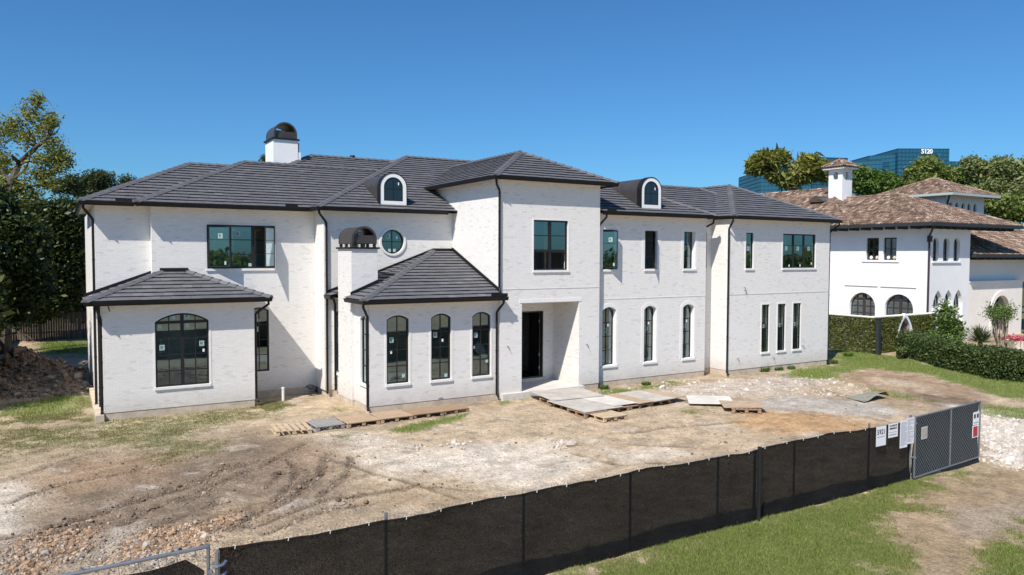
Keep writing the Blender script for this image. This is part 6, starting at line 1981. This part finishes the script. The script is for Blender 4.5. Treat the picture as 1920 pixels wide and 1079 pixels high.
# wooden fences at the back of the side yard
wd = mat("old_cedar_board", (0.13, 0.10, 0.08), 0.95, rand=[(0, (0.09, 0.07, 0.055)), (0.6, (0.14, 0.11, 0.085)), (1, (0.20, 0.165, 0.13))], noise=(4, 0.25, (3, 3, 0.4)))
for lab, a, b_, h in (("old wooden board fence running along the left side yard", (-3.9, 36.0), (-3.6, 60.0), 1.9), ("old wooden board fence closing the back of the side yard", (-3.5, 60.2), (2.5, 60.2), 2.0)):
    wf = thing("wooden_fence", lab, "fence", (a[0], a[1], -0.3))
    a, b_ = Vector(a), Vector(b_); L = (b_ - a).length; d = (b_ - a) / L; nn = Vector((-d.y, d.x))
    bmE = MB().box((0, -0.01, 0), (0.135, 0.01, h)).me("fence_board", wd)
    for k in range(int(L / 0.145)):
        p = a + d * k * 0.145
        o = link("fence_board", bmE, wf); o.matrix_basis = Matrix.Translation((p.x, p.y, -0.42 + random.uniform(-.03, .03))) @ Matrix.Rotation(math.atan2(d.y, d.x), 4, "Z")
    for z in (0.2, 1.3):
        MB().prism([(a.x + nn.x * .02, a.y + nn.y * .02, z), (b_.x + nn.x * .02, b_.y + nn.y * .02, z), (b_.x + nn.x * .07, b_.y + nn.y * .07, z), (a.x + nn.x * .07, a.y + nn.y * .07, z)], (0, 0, 0.09)).build("rail", wd, wf)

# small weeds and tufts
TF = "weed tufts at the foot of the walls"
for lab, px, py, s_ in (("round green weed tuft under the wide arched window", 322, 769, 0.30), ("leafy weeds at the foot of the right block, leftmost clump", 1433, 697, 0.30), ("leafy weeds at the foot of the right block, middle clump", 1460, 694, 0.24), ("leafy weeds at the foot of the right block, right clump", 1484, 692, 0.22),
                        ("small weed by the ivy wall corner at the right of the house", 1562, 682, 0.28), ("grassy tuft before the ivy covered wall", 1590, 668, 0.3), ("weed tuft against the wing beside its downspout", 1133, 730, 0.22), ("weed tuft along the wing foundation", 1212, 721, 0.2)):
    c = at_z(px, py, -0.25); z0 = hz(c[0], c[1])
    r = thing("weed_tuft", lab, "weed", (c[0], c[1], z0), TF)
    V, F_ = [], []
    for k in range(160):
        a = random.uniform(0, 6.28); rr = s_ * 0.9 * random.random() ** 0.6; el = random.uniform(0.5, 1.5); L = s_ * random.uniform(0.5, 1.1)
        p0 = Vector((c[0] + rr * math.cos(a), c[1] + rr * 0.6 * math.sin(a), z0 - 0.01)); d = Vector((math.cos(a) * math.cos(el), math.sin(a) * math.cos(el), math.sin(el)))
        w_ = d.cross(Vector((0.3, 0.2, 1))).normalized() * 0.014
        b2 = len(V); V += [p0 - w_, p0 + w_, p0 + d * L * 0.6 + w_ * 1.3, p0 + d * L * 0.6 - w_ * 1.3, p0 + d * L]
        F_ += [(b2, b2 + 1, b2 + 2, b2 + 3), (b2 + 3, b2 + 2, b2 + 4)]
    link("leaves", mesh("leaves", V, F_, L_GREEN), r, kind="stuff")


def grass(name, label, box, n, h, m, w=0.006, thr=0.25, dry=None):
    x = rng.uniform(box[0], box[1], n); y = rng.uniform(box[2], box[3], n)
    k = grass_mask(x, y) > thr + rng.uniform(-0.1, 0.75, n)
    x, y = x[k], y[k]; n = len(x)
    z = height(x.copy(), y.copy())
    hh = h * np.exp(rng.normal(0, 0.35, n)) * (0.6 + 0.8 * fbm(x * 1.5, y * 1.5, 83, 3))
    a = rng.uniform(0, 6.28, n); ln = rng.uniform(0.2, 0.9, n) * hh; b_ = rng.uniform(0, 6.28, n)
    dx, dy = np.cos(a) * w, np.sin(a) * w
    V = np.stack([np.stack([x - dx, y - dy, z - 0.005], 1), np.stack([x + dx, y + dy, z - 0.005], 1), np.stack([x + np.cos(b_) * ln, y + np.sin(b_) * ln, z + hh], 1)], 1).reshape(-1, 3)
    link(name, mesh(name, V, np.arange(n * 3).reshape(-1, 3), m), None, label=label, kind="stuff")


grass("lawn_grass", "green lawn grass in front of the black mesh fence", (6.0, 22, 7.0, 11.9), 330000, 0.040, L_GRASS)
grass("lawn_grass", "dry straw coloured blades among the front lawn", (8.0, 27, 6.0, 12.5), 150000, 0.038, L_DRYG, thr=0.08)
grass("yard_grass", "thin new grass on the left of the yard by the house", (-6.0, 9.0, 19.0, 32.0), 190000, 0.034, L_YARD, 0.007, 0.22)
grass("yard_grass", "dry blades among the thin grass on the left of the yard", (-6.0, 9.0, 17.0, 32.0), 160000, 0.035, L_DRYG, 0.007, 0.1)
grass("yard_grass", "grass patches by the pallets and along the wing", (9.0, 30.0, 20.0, 26.2), 160000, 0.05, L_GRASS, 0.008, 0.2)
grass("verge_grass", "grass verge along the hedge on the right", (27.0, 47.0, 11.0, 30.5), 240000, 0.06, L_GRASS, 0.010, 0.2)
grass("side_yard_grass", "grass in the shaded side yard left of the house", (-6.0, 2.0, 32.0, 58.0), 80000, 0.08, L_GRASS, 0.012, 0.2)

# far-off woods all round, seen only past the gaps and mirrored in the glass
ang = rng.uniform(0, 2 * math.pi, 5200)
far_r = rng.uniform(150, 185, 5200); ch = 3.5 + 3.5 * fbm(ang * 14, ang * 3, 27, 3)
cc = np.stack([15 + far_r * np.cos(ang), 20 + far_r * np.sin(ang), rng.random(5200) ** 0.7 * ch], 1)
P = (cc[:, None] + rng.normal(0, 1, (5200, 14, 3)) * 0.9).reshape(-1, 3)
V, F = leaves(P, 0.75, 0.6)
link("far_woods", mesh("far_woods", V, F, L_OLIVE), None, label="belt of far woods round the neighbourhood", kind="stuff")
